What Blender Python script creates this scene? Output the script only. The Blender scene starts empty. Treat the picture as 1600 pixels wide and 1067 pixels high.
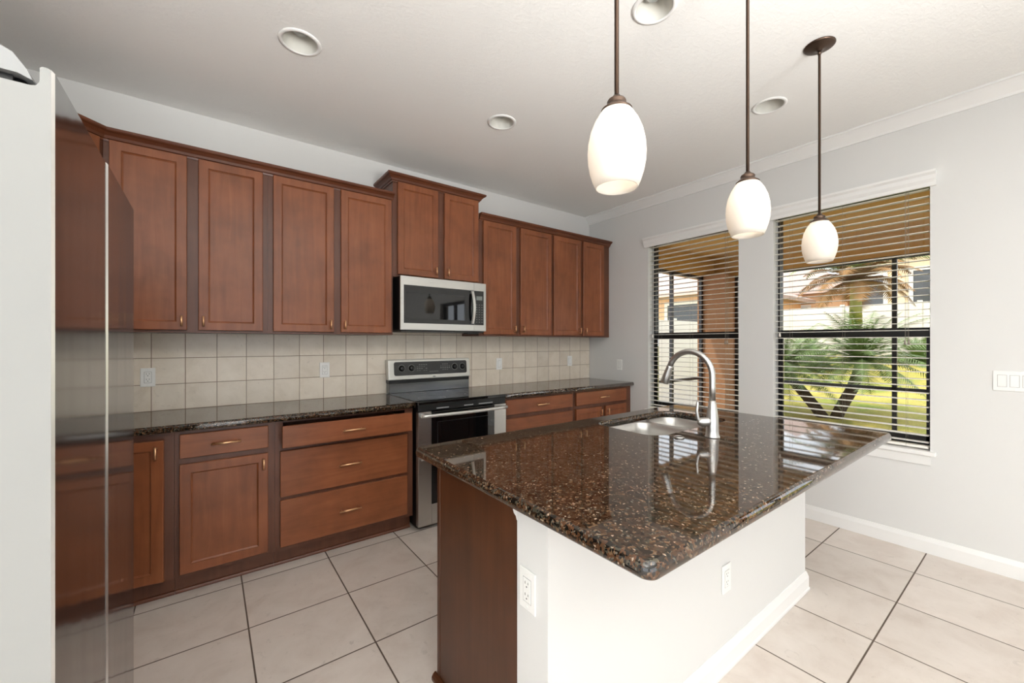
import bpy, bmesh, math, random
from mathutils import Vector, Matrix
random.seed(7)
PI = math.pi
S = bpy.context.scene
COL = S.collection

# ------------------------------------------------------------------ camera, world, lights, exposure
cam_d = bpy.data.cameras.new('camera')
cam = bpy.data.objects.new('camera', cam_d); COL.objects.link(cam)
cam.location = (-3.6563, -3.3763, 1.34)
cam.rotation_euler = (PI / 2, 0, -math.radians(37.081))
cam_d.sensor_fit = 'HORIZONTAL'; cam_d.sensor_width = 36.0
cam_d.lens = 636.13 / 1600 * 36
cam_d.shift_x = -6.0 / 1600; cam_d.shift_y = 1.5 / 1600
cam_d.clip_start = 0.02; cam_d.clip_end = 300
S.camera = cam

w = bpy.data.worlds.new('sky'); S.world = w; w.use_nodes = True
wn = w.node_tree.nodes; wl = w.node_tree.links
bg = wn['Background']; bg.inputs['Color'].default_value = (0.86, 0.93, 1.0, 1); bg.inputs['Strength'].default_value = 2.6

def lamp(name, typ, loc, energy, color=(1, 1, 1), size=None, size_y=None, rot=None, radius=None):
    d = bpy.data.lights.new(name, typ); d.energy = energy; d.color = color
    if typ == 'AREA':
        d.shape = 'RECTANGLE'; d.size = size; d.size_y = size_y
    if radius is not None and typ != 'SUN': d.shadow_soft_size = radius
    o = bpy.data.objects.new(name, d); COL.objects.link(o); o.location = loc
    if rot: o.rotation_euler = rot
    return o
sun = lamp('sun', 'SUN', (0, 0, 20), 4.2, (1, 0.95, 0.86))
sun.data.angle = math.radians(1.0)
sun.rotation_euler = Vector((0.40, -0.30, -0.85)).to_track_quat('-Z', 'Y').to_euler()
# daylight standing in the wide opening of the rear wall and in the side opening of the family room
lamp('rear_daylight', 'AREA', (-4.3, -8.12, 1.3), 31, (1, 0.985, 0.96), 5.4, 2.4, (PI / 2, 0, 0))
lamp('side_daylight', 'AREA', (-8.12, -5.2, 1.3), 23, (1, 0.985, 0.96), 4.4, 2.4, (PI / 2, 0, -PI / 2))
# unseen fill lights added behind the camera, turned up to bounce off the ceiling
for lc_, e_ in (((-5.9, -5.4, 1.2), 104), ((-2.9, -5.6, 1.2), 100)):
    a_ = lamp('bounce_fill', 'AREA', lc_, e_, (1, 0.99, 0.97), 1.3, 1.3, (math.radians(143), 0, 0)); a_.data.spread = math.radians(88)

vs = S.view_settings
S.display_settings.display_device = 'sRGB'
vs.view_transform = 'Standard'; vs.look = 'None'; vs.exposure = 0.0; vs.gamma = 1.0
vs.use_curve_mapping = False
cy = S.cycles
cy.use_denoising = True
cy.max_bounces = 12; cy.diffuse_bounces = 7; cy.glossy_bounces = 5; cy.transmission_bounces = 8; cy.transparent_max_bounces = 16
cy.caustics_reflective = False; cy.caustics_refractive = False
cy.sample_clamp_indirect = 8.0

# ------------------------------------------------------------------ materials
def lin(r, g, b):
    f = lambda c: c / 12.92 if c <= 0.04045 else ((c + 0.055) / 1.055) ** 2.4
    return (f(r / 255), f(g / 255), f(b / 255), 1)

class NT:
    def __init__(s, name):
        s.m = bpy.data.materials.new(name); s.m.use_nodes = True
        s.t = s.m.node_tree; s.n = s.t.nodes; s.l = s.t.links
        s.b = s.n['Principled BSDF']; s.out = s.n['Material Output']
    def node(s, typ, **kw):
        n = s.n.new(typ)
        for k, v in kw.items(): setattr(n, k, v)
        return n
    def link(s, a, b): s.l.new(a, b)
    def set(s, **kw):
        for k, v in kw.items(): s.b.inputs[k.replace('_', ' ')].default_value = v
    def pos(s, scale=(1, 1, 1), loc=(0, 0, 0)):
        g = s.node('ShaderNodeNewGeometry'); mp = s.node('ShaderNodeMapping')
        mp.inputs['Scale'].default_value = scale; mp.inputs['Location'].default_value = loc
        s.link(g.outputs['Position'], mp.inputs['Vector']); return mp.outputs['Vector']
    def obj(s, scale=(1, 1, 1)):
        g = s.node('ShaderNodeTexCoord'); mp = s.node('ShaderNodeMapping')
        mp.inputs['Scale'].default_value = scale
        s.link(g.outputs['Object'], mp.inputs['Vector']); return mp.outputs['Vector']
    def noise(s, vec, scale, detail=4, rough=0.55, dist=0.0):
        n = s.node('ShaderNodeTexNoise'); s.link(vec, n.inputs['Vector'])
        n.inputs['Scale'].default_value = scale; n.inputs['Detail'].default_value = detail
        n.inputs['Roughness'].default_value = rough; n.inputs['Distortion'].default_value = dist
        return n.outputs['Fac']
    def voro(s, vec, scale, feature='F1', out='Distance', rnd=1.0):
        n = s.node('ShaderNodeTexVoronoi', feature=feature); s.link(vec, n.inputs['Vector'])
        n.inputs['Scale'].default_value = scale; n.inputs['Randomness'].default_value = rnd
        return n.outputs[out]
    def ramp(s, fac, stops, interp='LINEAR'):
        r = s.node('ShaderNodeValToRGB'); r.color_ramp.interpolation = interp
        e = r.color_ramp.elements
        while len(e) < len(stops): e.new(0.5)
        for i, (p, c) in enumerate(stops):
            e[i].position = p; e[i].color = c if len(c) == 4 else (*c, 1)
        s.link(fac, r.inputs['Fac']); return r.outputs['Color']
    def math(s, op, a, b=None, c=None):
        n = s.node('ShaderNodeMath', operation=op)
        for i, v in enumerate((a, b, c)):
            if v is None: continue
            if isinstance(v, (int, float)): n.inputs[i].default_value = v
            else: s.link(v, n.inputs[i])
        return n.outputs[0]
    def mix(s, fac, a, b, blend='MIX'):
        n = s.node('ShaderNodeMix', data_type='RGBA', blend_type=blend)
        for i, v in ((0, fac), (6, a), (7, b)):
            if isinstance(v, (int, float)): n.inputs[i].default_value = v
            elif isinstance(v, tuple): n.inputs[i].default_value = v
            else: s.link(v, n.inputs[i])
        return n.outputs[2]
    def color(s, c): s.link(c, s.b.inputs['Base Color'])
    def bump(s, h, strength=0.2, dist=0.01):
        n = s.node('ShaderNodeBump'); n.inputs['Strength'].default_value = strength; n.inputs['Distance'].default_value = dist
        s.link(h, n.inputs['Height']); s.link(n.outputs['Normal'], s.b.inputs['Normal'])
M = {}
def simple(name, col, rough=0.5, metal=0.0, ior=1.5, **kw):
    k = NT(name); k.set(Base_Color=col, Roughness=rough, Metallic=metal, IOR=ior)
    for a, v in kw.items(): k.b.inputs[a].default_value = v
    M[name] = k.m; return k

def wood(name, c0, c1, c2, horizontal=False, rough=0.34):
    k = NT(name)
    v = k.pos((2.2, 2.2, 26) if horizontal else (26, 26, 2.2))
    g = k.noise(v, 1.0, 4, 0.5, 0.8)
    cl = k.noise(k.pos((1, 1, 1)), 5.0, 3, 0.6)
    col = k.ramp(g, [(0.2, c0), (0.5, c1), (0.8, c2)])
    col = k.mix(0.55, col, k.ramp(cl, [(0.3, (0.62, 0.6, 0.58)), (0.7, (1.18, 1.15, 1.12))]), 'MULTIPLY')
    k.color(col); k.set(Roughness=rough, IOR=1.45)
    k.bump(g, 0.06, 0.002); M[name] = k.m
WA, WB, WC = lin(124, 71, 44), lin(136, 80, 50), lin(148, 91, 58)
wood('wood_vertical', WA, WB, WC)
wood('wood_horizontal', WA, WB, WC, True)
wood('wood_frame', lin(88, 54, 39), lin(100, 62, 45), lin(110, 70, 51))
wood('wood_moulding', lin(88, 47, 29), lin(100, 55, 34), lin(112, 64, 40), True)
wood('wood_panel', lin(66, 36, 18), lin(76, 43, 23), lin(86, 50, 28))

k = NT('wall_paint'); k.set(Base_Color=lin(219, 219, 217), Roughness=0.6)
k.bump(k.noise(k.pos(), 170, 3, 0.5), 0.10, 0.002); M['wall'] = k.m
k = NT('ceiling_paint'); k.set(Base_Color=lin(242, 242, 240), Roughness=0.75)
h = k.ramp(k.noise(k.pos((1, 1.8, 1)), 26, 5, 0.62, 0.6), [(0.42, (0, 0, 0)), (0.6, (1, 1, 1))])
k.bump(h, 0.15, 0.004); M['ceiling'] = k.m
simple('trim_white', lin(236, 236, 234), 0.35)
simple('reflector_white', lin(214, 213, 206), 0.4)
simple('plastic_white', lin(238, 238, 235), 0.3)
simple('plate_shadow', lin(150, 150, 148), 0.5)
simple('slot_dark', lin(60, 58, 55), 0.6)

def tile(name, size, ox, oy, axes, gw, gcol, stops, rough, nscale, bumpd=0.003):
    k = NT(name)
    g = k.node('ShaderNodeNewGeometry'); sp = k.node('ShaderNodeSeparateXYZ'); k.link(g.outputs['Position'], sp.inputs[0])
    cells = []; masks = []
    for ax, o in zip(axes, (ox, oy)):
        u = k.math('DIVIDE', k.math('SUBTRACT', sp.outputs[ax], o), size)
        fr = k.math('FRACT', k.math('ADD', u, 100.0))
        cells.append(k.math('FLOOR', k.math('ADD', u, 100.0)))
        d = k.math('MULTIPLY', k.math('MINIMUM', fr, k.math('SUBTRACT', 1.0, fr)), size)
        masks.append(d)
    d = k.math('MINIMUM', masks[0], masks[1])
    mask = k.node('ShaderNodeMapRange'); k.link(d, mask.inputs[0])
    mask.inputs[1].default_value = gw * 0.7; mask.inputs[2].default_value = gw * 1.3
    cv = k.node('ShaderNodeCombineXYZ'); k.link(cells[0], cv.inputs[0]); k.link(cells[1], cv.inputs[1])
    wnz = k.node('ShaderNodeTexWhiteNoise', noise_dimensions='3D'); k.link(cv.outputs[0], wnz.inputs['Vector'])
    off = k.node('ShaderNodeVectorMath', operation='MULTIPLY_ADD')
    k.link(wnz.outputs['Color'], off.inputs[0]); off.inputs[1].default_value = (9, 9, 9); k.link(g.outputs['Position'], off.inputs[2])
    n1 = k.noise(off.outputs[0], nscale, 6, 0.62, 0.5)
    col = k.ramp(n1, stops)
    sh = k.math('ADD', k.math('MULTIPLY', wnz.outputs['Value'], 0.10), 0.95)
    cc = k.node('ShaderNodeCombineXYZ'); [k.link(sh, cc.inputs[i]) for i in range(3)]
    col = k.mix(1.0, col, cc.outputs[0], 'MULTIPLY')
    pits = k.noise(off.outputs[0], nscale * 4.5, 5, 0.7, 0.9)
    col = k.mix(k.ramp(pits, [(0.60, (0, 0, 0)), (0.72, (0.5, 0.5, 0.5))]), col, tuple(c * 0.72 for c in stops[0][1][:3]) + (1,))
    col = k.mix(mask.outputs[0], gcol, col)
    k.color(col)
    k.link(k.math('ADD', k.math('MULTIPLY', k.math('SUBTRACT', 1.0, mask.outputs[0]), 0.5), rough), k.b.inputs['Roughness'])
    hsum = k.math('ADD', k.math('MULTIPLY', mask.outputs[0], 1.0), k.math('MULTIPLY', n1, 0.12))
    k.bump(hsum, 0.5, bumpd); M[name] = k.m
tile('floor_tile', 0.4466, -3.5049, -0.6524, (0, 1), 0.0032, lin(92, 78, 66),
     [(0.3, lin(206, 194, 184)), (0.5, lin(216, 206, 197)), (0.72, lin(223, 214, 206))], 0.30, 5.0, 0.002)
tile('splash_tile', 0.16390, -0.0035, 0.914, (0, 2), 0.0019, lin(150, 130, 112),
     [(0.3, lin(218, 206, 188)), (0.5, lin(227, 216, 200)), (0.72, lin(234, 224, 209))], 0.32, 7.0, 0.002)

def granite(name):
    k = NT(name)
    p = k.pos()
    dv = k.node('ShaderNodeVectorMath', operation='MULTIPLY_ADD')
    nz = k.node('ShaderNodeTexNoise'); k.link(p, nz.inputs['Vector']); nz.inputs['Scale'].default_value = 60
    k.link(nz.outputs['Color'], dv.inputs[0]); dv.inputs[1].default_value = (0.014,) * 3; k.link(p, dv.inputs[2])
    v = dv.outputs[0]
    cell = k.voro(v, 120, out='Color'); sep = k.node('ShaderNodeSeparateColor'); k.link(cell, sep.inputs[0])
    base = k.ramp(sep.outputs[0], [(0.0, lin(24, 20, 16)), (0.18, lin(44, 36, 28)), (0.36, lin(70, 48, 32)),
                                   (0.60, lin(82, 57, 40)), (0.82, lin(70, 67, 57)), (0.93, lin(104, 84, 64))], 'CONSTANT')
    big = k.noise(p, 11, 3, 0.6)
    base = k.mix(0.75, base, k.ramp(big, [(0.3, (0.55, 0.58, 0.58)), (0.7, (1.3, 1.2, 1.08))]), 'MULTIPLY')
    cell2 = k.voro(v, 230, out='Color'); s2 = k.node('ShaderNodeSeparateColor'); k.link(cell2, s2.inputs[0])
    fl = k.ramp(s2.outputs[1], [(0.0, (0, 0, 0)), (0.90, (0.75, 0.75, 0.75))], 'CONSTANT')
    base = k.mix(fl, base, k.ramp(s2.outputs[2], [(0, lin(116, 96, 76)), (0.5, lin(104, 102, 92)), (0.85, lin(178, 160, 140))], 'CONSTANT'))
    d2 = k.ramp(s2.outputs[0], [(0.0, (1, 1, 1)), (0.14, (0, 0, 0))], 'CONSTANT')
    base = k.mix(d2, base, lin(20, 18, 16))
    k.color(base); k.set(Roughness=0.035, IOR=1.68); M[name] = k.m
granite('granite')

def steel(name, col, rough, aniso=0.0, brush=None, wave=0.0):
    k = NT(name); k.set(Base_Color=col, Metallic=1.0, Roughness=rough)
    if brush:
        n = k.noise(k.pos(brush), 1.0, 3, 0.6)
        k.link(k.math('ADD', k.math('MULTIPLY', n, 0.14), rough - 0.07), k.b.inputs['Roughness'])
    if wave:
        k.bump(k.noise(k.pos((1, 3.2, 0.5)), 3.0, 1, 0.4), wave, 0.02)
    M[name] = k.m
steel('stainless', lin(205, 204, 200), 0.30, brush=(2, 2, 300))
steel('fridge_front', lin(128, 126, 124), 0.12, wave=0.08)
k = simple('fridge_side', lin(150, 151, 149), 0.45, 0.0, 1.4)
steel('dark_steel', lin(120, 122, 124), 0.2, brush=(2, 2, 200))
steel('fridge_edge', lin(238, 238, 236), 0.3)
steel('chrome_brushed', lin(206, 205, 202), 0.33)
steel('sink_steel', lin(206, 204, 200), 0.40)
steel('brass', lin(236, 190, 146), 0.36)
steel('bronze', lin(96, 80, 70), 0.38)
simple('handle_silver', lin(224, 224, 220), 0.28, 0.75)
simple('silver_paint', lin(212, 211, 204), 0.35, 0.35)
simple('black_glass', lin(14, 14, 15), 0.03, 0, 1.6)
simple('black_plastic', lin(18, 18, 18), 0.35)
simple('black_body', lin(20, 19, 19), 0.4)
simple('black_panel', lin(38, 38, 37), 0.28)
simple('panel_mark', lin(146, 146, 142), 0.5)
simple('display_grey', lin(132, 138, 134), 0.2)
simple('grey_plastic', lin(150, 152, 152), 0.4)
simple('frame_black', lin(20, 18, 17), 0.4)
simple('blind_white', lin(240, 236, 228), 0.42)
simple('cord_grey', lin(150, 142, 130), 0.8)
simple('bulb_grey', lin(176, 178, 176), 0.25)

k = NT('window_glass')
tr = k.node('ShaderNodeBsdfTransparent'); gl = k.node('ShaderNodeBsdfGlossy'); gl.inputs['Roughness'].default_value = 0.0
fr = k.node('ShaderNodeFresnel'); fr.inputs['IOR'].default_value = 1.35
mx = k.node('ShaderNodeMixShader'); k.link(fr.outputs[0], mx.inputs[0]); k.link(tr.outputs[0], mx.inputs[1]); k.link(gl.outputs[0], mx.inputs[2])
k.link(mx.outputs[0], k.out.inputs['Surface']); M['glass'] = k.m

k = NT('frosted_glass')
df = k.node('ShaderNodeBsdfDiffuse'); df.inputs['Color'].default_value = lin(246, 243, 238)
tl = k.node('ShaderNodeBsdfTranslucent'); tl.inputs['Color'].default_value = lin(250, 244, 236)
m1 = k.node('ShaderNodeMixShader'); m1.inputs[0].default_value = 0.45
k.link(df.outputs[0], m1.inputs[1]); k.link(tl.outputs[0], m1.inputs[2])
gs = k.node('ShaderNodeBsdfGlossy'); gs.inputs['Roughness'].default_value = 0.25
m2 = k.node('ShaderNodeMixShader'); m2.inputs[0].default_value = 0.04
k.link(m1.outputs[0], m2.inputs[1]); k.link(gs.outputs[0], m2.inputs[2]); k.link(m2.outputs[0], k.out.inputs['Surface'])
M['frosted'] = k.m

# outside
k = NT('lawn_grass')
n = k.noise(k.pos(), 1.1, 4, 0.6); n2 = k.noise(k.pos((1, 1, 1)), 38, 4, 0.7)
c = k.ramp(n, [(0.32, lin(120, 136, 50)), (0.5, lin(162, 152, 70)), (0.68, lin(184, 166, 88))])
c = k.mix(0.6, c, k.ramp(n2, [(0.3, (0.6, 0.62, 0.5)), (0.7, (1.2, 1.2, 1.1))]), 'MULTIPLY')
k.color(c); k.set(Roughness=0.9); k.bump(n2, 0.7, 0.03); M['lawn'] = k.m
simple('stucco_tan', lin(176, 132, 66), 0.85)
simple('stucco_brown', lin(146, 104, 70), 0.9)
simple('stucco_peach', lin(226, 184, 146), 0.9)
simple('stucco_cream', lin(232, 208, 172), 0.9)
k = NT('roof_tile'); wv = k.node('ShaderNodeTexWave'); k.link(k.pos(), wv.inputs['Vector']); wv.inputs['Scale'].default_value = 2.2
k.color(k.ramp(wv.outputs['Fac'], [(0, lin(150, 128, 118)), (1, lin(190, 170, 160))])); k.set(Roughness=0.9); M['roof'] = k.m
simple('vinyl_white', lin(224, 217, 206), 0.5)
simple('house_glass', lin(74, 76, 78), 0.08)
simple('concrete', lin(206, 198, 186), 0.85)
simple('frond_green', lin(100, 120, 64), 0.5)
simple('frond_pale', lin(112, 136, 74), 0.55)
simple('frond_dry', lin(134, 98, 54), 0.8)
k = NT('palm_bark'); n = k.noise(k.pos((8, 8, 40)), 1.0, 4, 0.7)
k.color(k.ramp(n, [(0.3, lin(44, 36, 30)), (0.7, lin(92, 76, 62))])); k.set(Roughness=0.95); k.bump(n, 0.8, 0.02); M['bark'] = k.m
simple('palm_sheath', lin(132, 132, 52), 0.5)

# ------------------------------------------------------------------ helpers
def new(): return bmesh.new()
def box(bm, x0, x1, y0, y1, z0, z1, bev=0.0, seg=2):
    if x0 > x1: x0, x1 = x1, x0
    if y0 > y1: y0, y1 = y1, y0
    if z0 > z1: z0, z1 = z1, z0
    vs_ = [bm.verts.new((x, y, z)) for z in (z0, z1) for y in (y0, y1) for x in (x0, x1)]
    fs = [bm.faces.new([vs_[i] for i in q]) for q in ((0, 2, 3, 1), (4, 5, 7, 6), (0, 1, 5, 4), (2, 6, 7, 3), (0, 4, 6, 2), (1, 3, 7, 5))]
    if bev > 0:
        es = list({e for f in fs for e in f.edges})
        bmesh.ops.bevel(bm, geom=es, offset=bev, segments=seg, profile=0.5, affect='EDGES', clamp_overlap=True)
    return bm
def boxm(*a, **k): return box(new(), *a, **k)
def tube(bm, pts, rad, n=12, cap=True):
    pts = [Vector(p) for p in pts]
    if not isinstance(rad, (list, tuple)): rad = [rad] * len(pts)
    rings = []; up = None
    for i, p in enumerate(pts):
        d = (pts[min(i + 1, len(pts) - 1)] - pts[max(i - 1, 0)]).normalized()
        if up is None:
            up = Vector((0, 0, 1)) if abs(d.z) < 0.9 else Vector((1, 0, 0))
        a = (up - d * up.dot(d)).normalized(); b = d.cross(a); up = a
        rings.append([bm.verts.new(p + (a * math.cos(2 * PI * j / n) + b * math.sin(2 * PI * j / n)) * rad[i]) for j in range(n)])
    for r0, r1 in zip(rings, rings[1:]):
        for j in range(n):
            f = bm.faces.new((r0[j], r0[(j + 1) % n], r1[(j + 1) % n], r1[j])); f.smooth = True
    if cap:
        bm.faces.new(rings[0][::-1]); bm.faces.new(rings[-1])
    return bm
def lathe(bm, prof, n=32, c=(0, 0), axis='Z', closed=False, cap=True):
    rings = []
    for r, z in prof:
        ring = []
        for j in range(n):
            a = 2 * PI * j / n; x, y = r * math.cos(a), r * math.sin(a)
            if axis == 'Z': co = (c[0] + x, c[1] + y, z)
            elif axis == 'Y': co = (c[0] + x, z, c[1] + y)
            else: co = (z, c[0] + x, c[1] + y)
            ring.append(bm.verts.new(co))
        rings.append(ring)
    pr = list(zip(rings, rings[1:]))
    if closed: pr.append((rings[-1], rings[0]))
    for r0, r1 in pr:
        for j in range(n):
            f = bm.faces.new((r0[j], r0[(j + 1) % n], r1[(j + 1) % n], r1[j])); f.smooth = True
    if not closed and cap:
        if prof[0][0] > 1e-4: bm.faces.new(rings[0][::-1])
        if prof[-1][0] > 1e-4: bm.faces.new(rings[-1])
    bmesh.ops.remove_doubles(bm, verts=bm.verts[:], dist=1e-5)
    return bm
def sweep(bm, path, prof, side=1.0):
    """profile (out, z) swept along a 2-D polyline with mitred corners; out is to the right of travel"""
    P = [Vector(p) for p in path]; n = len(P); rows = []
    for i in range(n):
        ds = []
        if i > 0: ds.append((P[i] - P[i - 1]).normalized())
        if i < n - 1: ds.append((P[i + 1] - P[i]).normalized())
        ns = [Vector((d.y, -d.x)) * side for d in ds]
        m = ns[0] if len(ns) == 1 else (ns[0] + ns[1]) / (1 + ns[0].dot(ns[1]))
        rows.append([bm.verts.new((P[i].x + m.x * o, P[i].y + m.y * o, z)) for o, z in prof])
    k_ = len(prof)
    for a, b in zip(rows, rows[1:]):
        for j in range(k_):
            bm.faces.new((a[j], a[(j + 1) % k_], b[(j + 1) % k_], b[j]))
    bm.faces.new(rows[0]); bm.faces.new(rows[-1][::-1])
    return bm
def rrect(x0, x1, y0, y1, r, n=6):
    if not isinstance(r, (list, tuple)): r = [r] * 4
    out = []
    for (cx, cy_, a0), rr in zip(((x1, y1, 0), (x0, y1, 90), (x0, y0, 180), (x1, y0, 270)), r):
        sx = -1 if cx == x1 else 1; sy = -1 if cy_ == y1 else 1
        for i in range(n + 1):
            a = math.radians(a0 + 90 * i / n)
            out.append((cx + sx * rr + rr * math.cos(a), cy_ + sy * rr + rr * math.sin(a)))
    return out
def loop(bm, pts, z): 
    vs_ = [bm.verts.new((p[0], p[1], z)) for p in pts]
    return vs_
def ringfaces(bm, a, b, smooth=True):
    n = len(a)
    for j in range(n):
        f = bm.faces.new((a[j], a[(j + 1) % n], b[(j + 1) % n], b[j])); f.smooth = smooth
def edges_of(bm, vs_):
    out = []
    for i in range(len(vs_)):
        e = bm.edges.get((vs_[i], vs_[(i + 1) % len(vs_)]))
        out.append(e or bm.edges.new((vs_[i], vs_[(i + 1) % len(vs_)])))
    return out
def fill(bm, loops):
    es = []
    for l in loops: es += edges_of(bm, l)
    bmesh.ops.triangle_fill(bm, use_beauty=True, use_dissolve=False, edges=es)

def wloc(p):
    v = Vector((0, 0, 0))
    while p is not None: v = v + p.location; p = p.parent
    return v
def obj(name, bm, mat, parent=None, local=False, label=None, smooth=None):
    """link one mesh object; coordinates are world ones unless local, and are re-based on the parent"""
    bmesh.ops.recalc_face_normals(bm, faces=bm.faces[:])
    if parent is not None and not local:
        bmesh.ops.translate(bm, verts=bm.verts[:], vec=-wloc(parent))
    me = bpy.data.meshes.new(name); bm.to_mesh(me); bm.free()
    o = bpy.data.objects.new(name, me); COL.objects.link(o)
    for m in (mat if isinstance(mat, list) else [mat]): me.materials.append(M[m])
    if parent is not None: o.parent = parent
    if smooth:
        for p in me.polygons: p.use_smooth = True
        md = None
        try: me.set_sharp_from_angle(angle=math.radians(smooth))
        except Exception: pass
    if label: o['label'] = label
    return o
def thing(name, label, cat, loc=(0, 0, 0), rz=0.0, group=None):
    o = bpy.data.objects.new(name, None); COL.objects.link(o)
    o.location = loc; o.rotation_euler = (0, 0, rz); o.empty_display_size = 0.1
    o['label'] = label; o['category'] = cat
    if group: o['group'] = group
    return o
def tag(o, label, cat, group=None):
    o['label'] = label; o['category'] = cat
    if group: o['group'] = group
    return o
def struct(name, bm, mat, label=None, parent=None):
    o = obj(name, bm, mat, parent)
    if parent is None: o['kind'] = 'structure'
    if label: o['label'] = label
    return o
def dup(root, loc, rz=None, label=None):
    r = root.copy(); COL.objects.link(r); r.location = loc
    if rz is not None: r.rotation_euler = (0, 0, rz)
    if label: r['label'] = label
    for ch in list(root.children):
        c = ch.copy(); COL.objects.link(c); c.parent = r
        for g in list(ch.children):
            d = g.copy(); COL.objects.link(d); d.parent = c
    return r

# ------------------------------------------------------------------ room shell
XL, H = -4.715, 2.832
struct('floor', boxm(-8.1, 0.0, -8.1, 0.0, -0.12, 0.0), 'floor_tile')
CANS = [(-3.291, -1.115), (-2.069, -1.118), (-0.836, -2.293), (-2.070, -2.300)]
bm = new()
outer = loop(bm, [(-8.1, -8.1), (0.15, -8.1), (0.15, 0.1), (-8.1, 0.1)], H)
holes = [loop(bm, [(cx + 0.078 * math.cos(2 * PI * j / 32), cy_ + 0.078 * math.sin(2 * PI * j / 32)) for j in range(32)], H) for cx, cy_ in CANS]
fill(bm, [outer] + holes)
struct('ceiling', bm, 'ceiling')
struct('ceiling_slab', boxm(-8.3, 0.3, -8.3, 0.3, H + 0.30, H + 0.36), 'stucco_cream').name = 'roof'

def wall_open(axis, c0, c1, a0, a1, z0, z1, opens):
    """wall slab between c0 and c1 on the given axis, spanning a0..a1, with rectangular openings (a,b,za,zb)"""
    bm = new()
    A = sorted({a0, a1, *[o[0] for o in opens], *[o[1] for o in opens]})
    Z = sorted({z0, z1, *[o[2] for o in opens], *[o[3] for o in opens]})
    def solid(i, j):
        if i < 0 or j < 0 or i >= len(A) - 1 or j >= len(Z) - 1: return False
        ca, cz = (A[i] + A[i + 1]) / 2, (Z[j] + Z[j + 1]) / 2
        return not any(o[0] < ca < o[1] and o[2] < cz < o[3] for o in opens)
    V = {}
    def v(c, a, z):
        k_ = (c, a, z)
        if k_ not in V: V[k_] = bm.verts.new((c, a, z) if axis == 'X' else (a, c, z))
        return V[k_]
    for i in range(len(A) - 1):
        for j in range(len(Z) - 1):
            if not solid(i, j): continue
            a, b, p, q = A[i], A[i + 1], Z[j], Z[j + 1]
            for c in (c0, c1): bm.faces.new((v(c, a, p), v(c, b, p), v(c, b, q), v(c, a, q)))
            if not solid(i - 1, j): bm.faces.new((v(c0, a, p), v(c0, a, q), v(c1, a, q), v(c1, a, p)))
            if not solid(i + 1, j): bm.faces.new((v(c0, b, p), v(c0, b, q), v(c1, b, q), v(c1, b, p)))
            if not solid(i, j - 1): bm.faces.new((v(c0, a, p), v(c0, b, p), v(c1, b, p), v(c1, a, p)))
            if not solid(i, j + 1): bm.faces.new((v(c0, a, q), v(c0, b, q), v(c1, b, q), v(c1, a, q)))
    return bm
W1 = (-1.730, -0.826, 0.645, 2.400); W2 = (-2.900, -2.000, 0.645, 2.400); D1 = (-4.75, -3.80, 0.0, 2.10)
struct('wall_right', wall_open('X', 0.0, 0.18, -8.0, 0.0, 0.0, H, [W1, W2, D1]), 'wall')
struct('wall_back', boxm(XL, 0.18, 0.0, 0.12, 0.0, H), 'wall')
struct('wall_left', boxm(XL - 0.12, XL, -2.55, 0.12, 0.0, H), 'wall')
struct('wall_partition', boxm(-8.0, XL - 0.12, -2.55, -2.43, 0.0, H), 'wall')
struct('wall_far', wall_open('X', -8.12, -8.0, -8.0, -2.43, 0.0, H, [(-7.4, -3.0, 0.1, 2.5)]), 'wall')
struct('wall_rear', wall_open('Y', -8.12, -8.0, -8.12, 0.18, 0.0, H, [(-7.0, -1.6, 0.1, 2.5)]), 'wall')
# crown, baseboards
crown = [(0.0, H - 0.086), (0.010, H - 0.086), (0.014, H - 0.072), (0.030, H - 0.052), (0.052, H - 0.026), (0.066, H - 0.014), (0.078, H - 0.012), (0.078, H - 0.0005), (0.0, H - 0.0005)]
struct('trim_1', sweep(new(), [(0, -8.0), (0, 0)], crown, -1.0), 'trim_white', 'white crown moulding along the top of the window wall')
base = [(0, 0.001), (0.016, 0.001), (0.016, 0.075), (0.011, 0.088), (0.006, 0.100), (0, 0.102)]
struct('baseboard_right', sweep(new(), [(0, -3.80), (0, -0.66)], base, -1.0), 'trim_white')
# backsplash
bm = boxm(XL, -0.002, -0.010, -0.0002, 0.914, 1.3975); box(bm, -2.5225, -1.7485, -0.010, -0.0002, 1.3976, 1.4295)
struct('trim_2', bm, 'splash_tile', 'beige square tile backsplash between the counters and the wall cabinets').name = 'backsplash'

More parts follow.
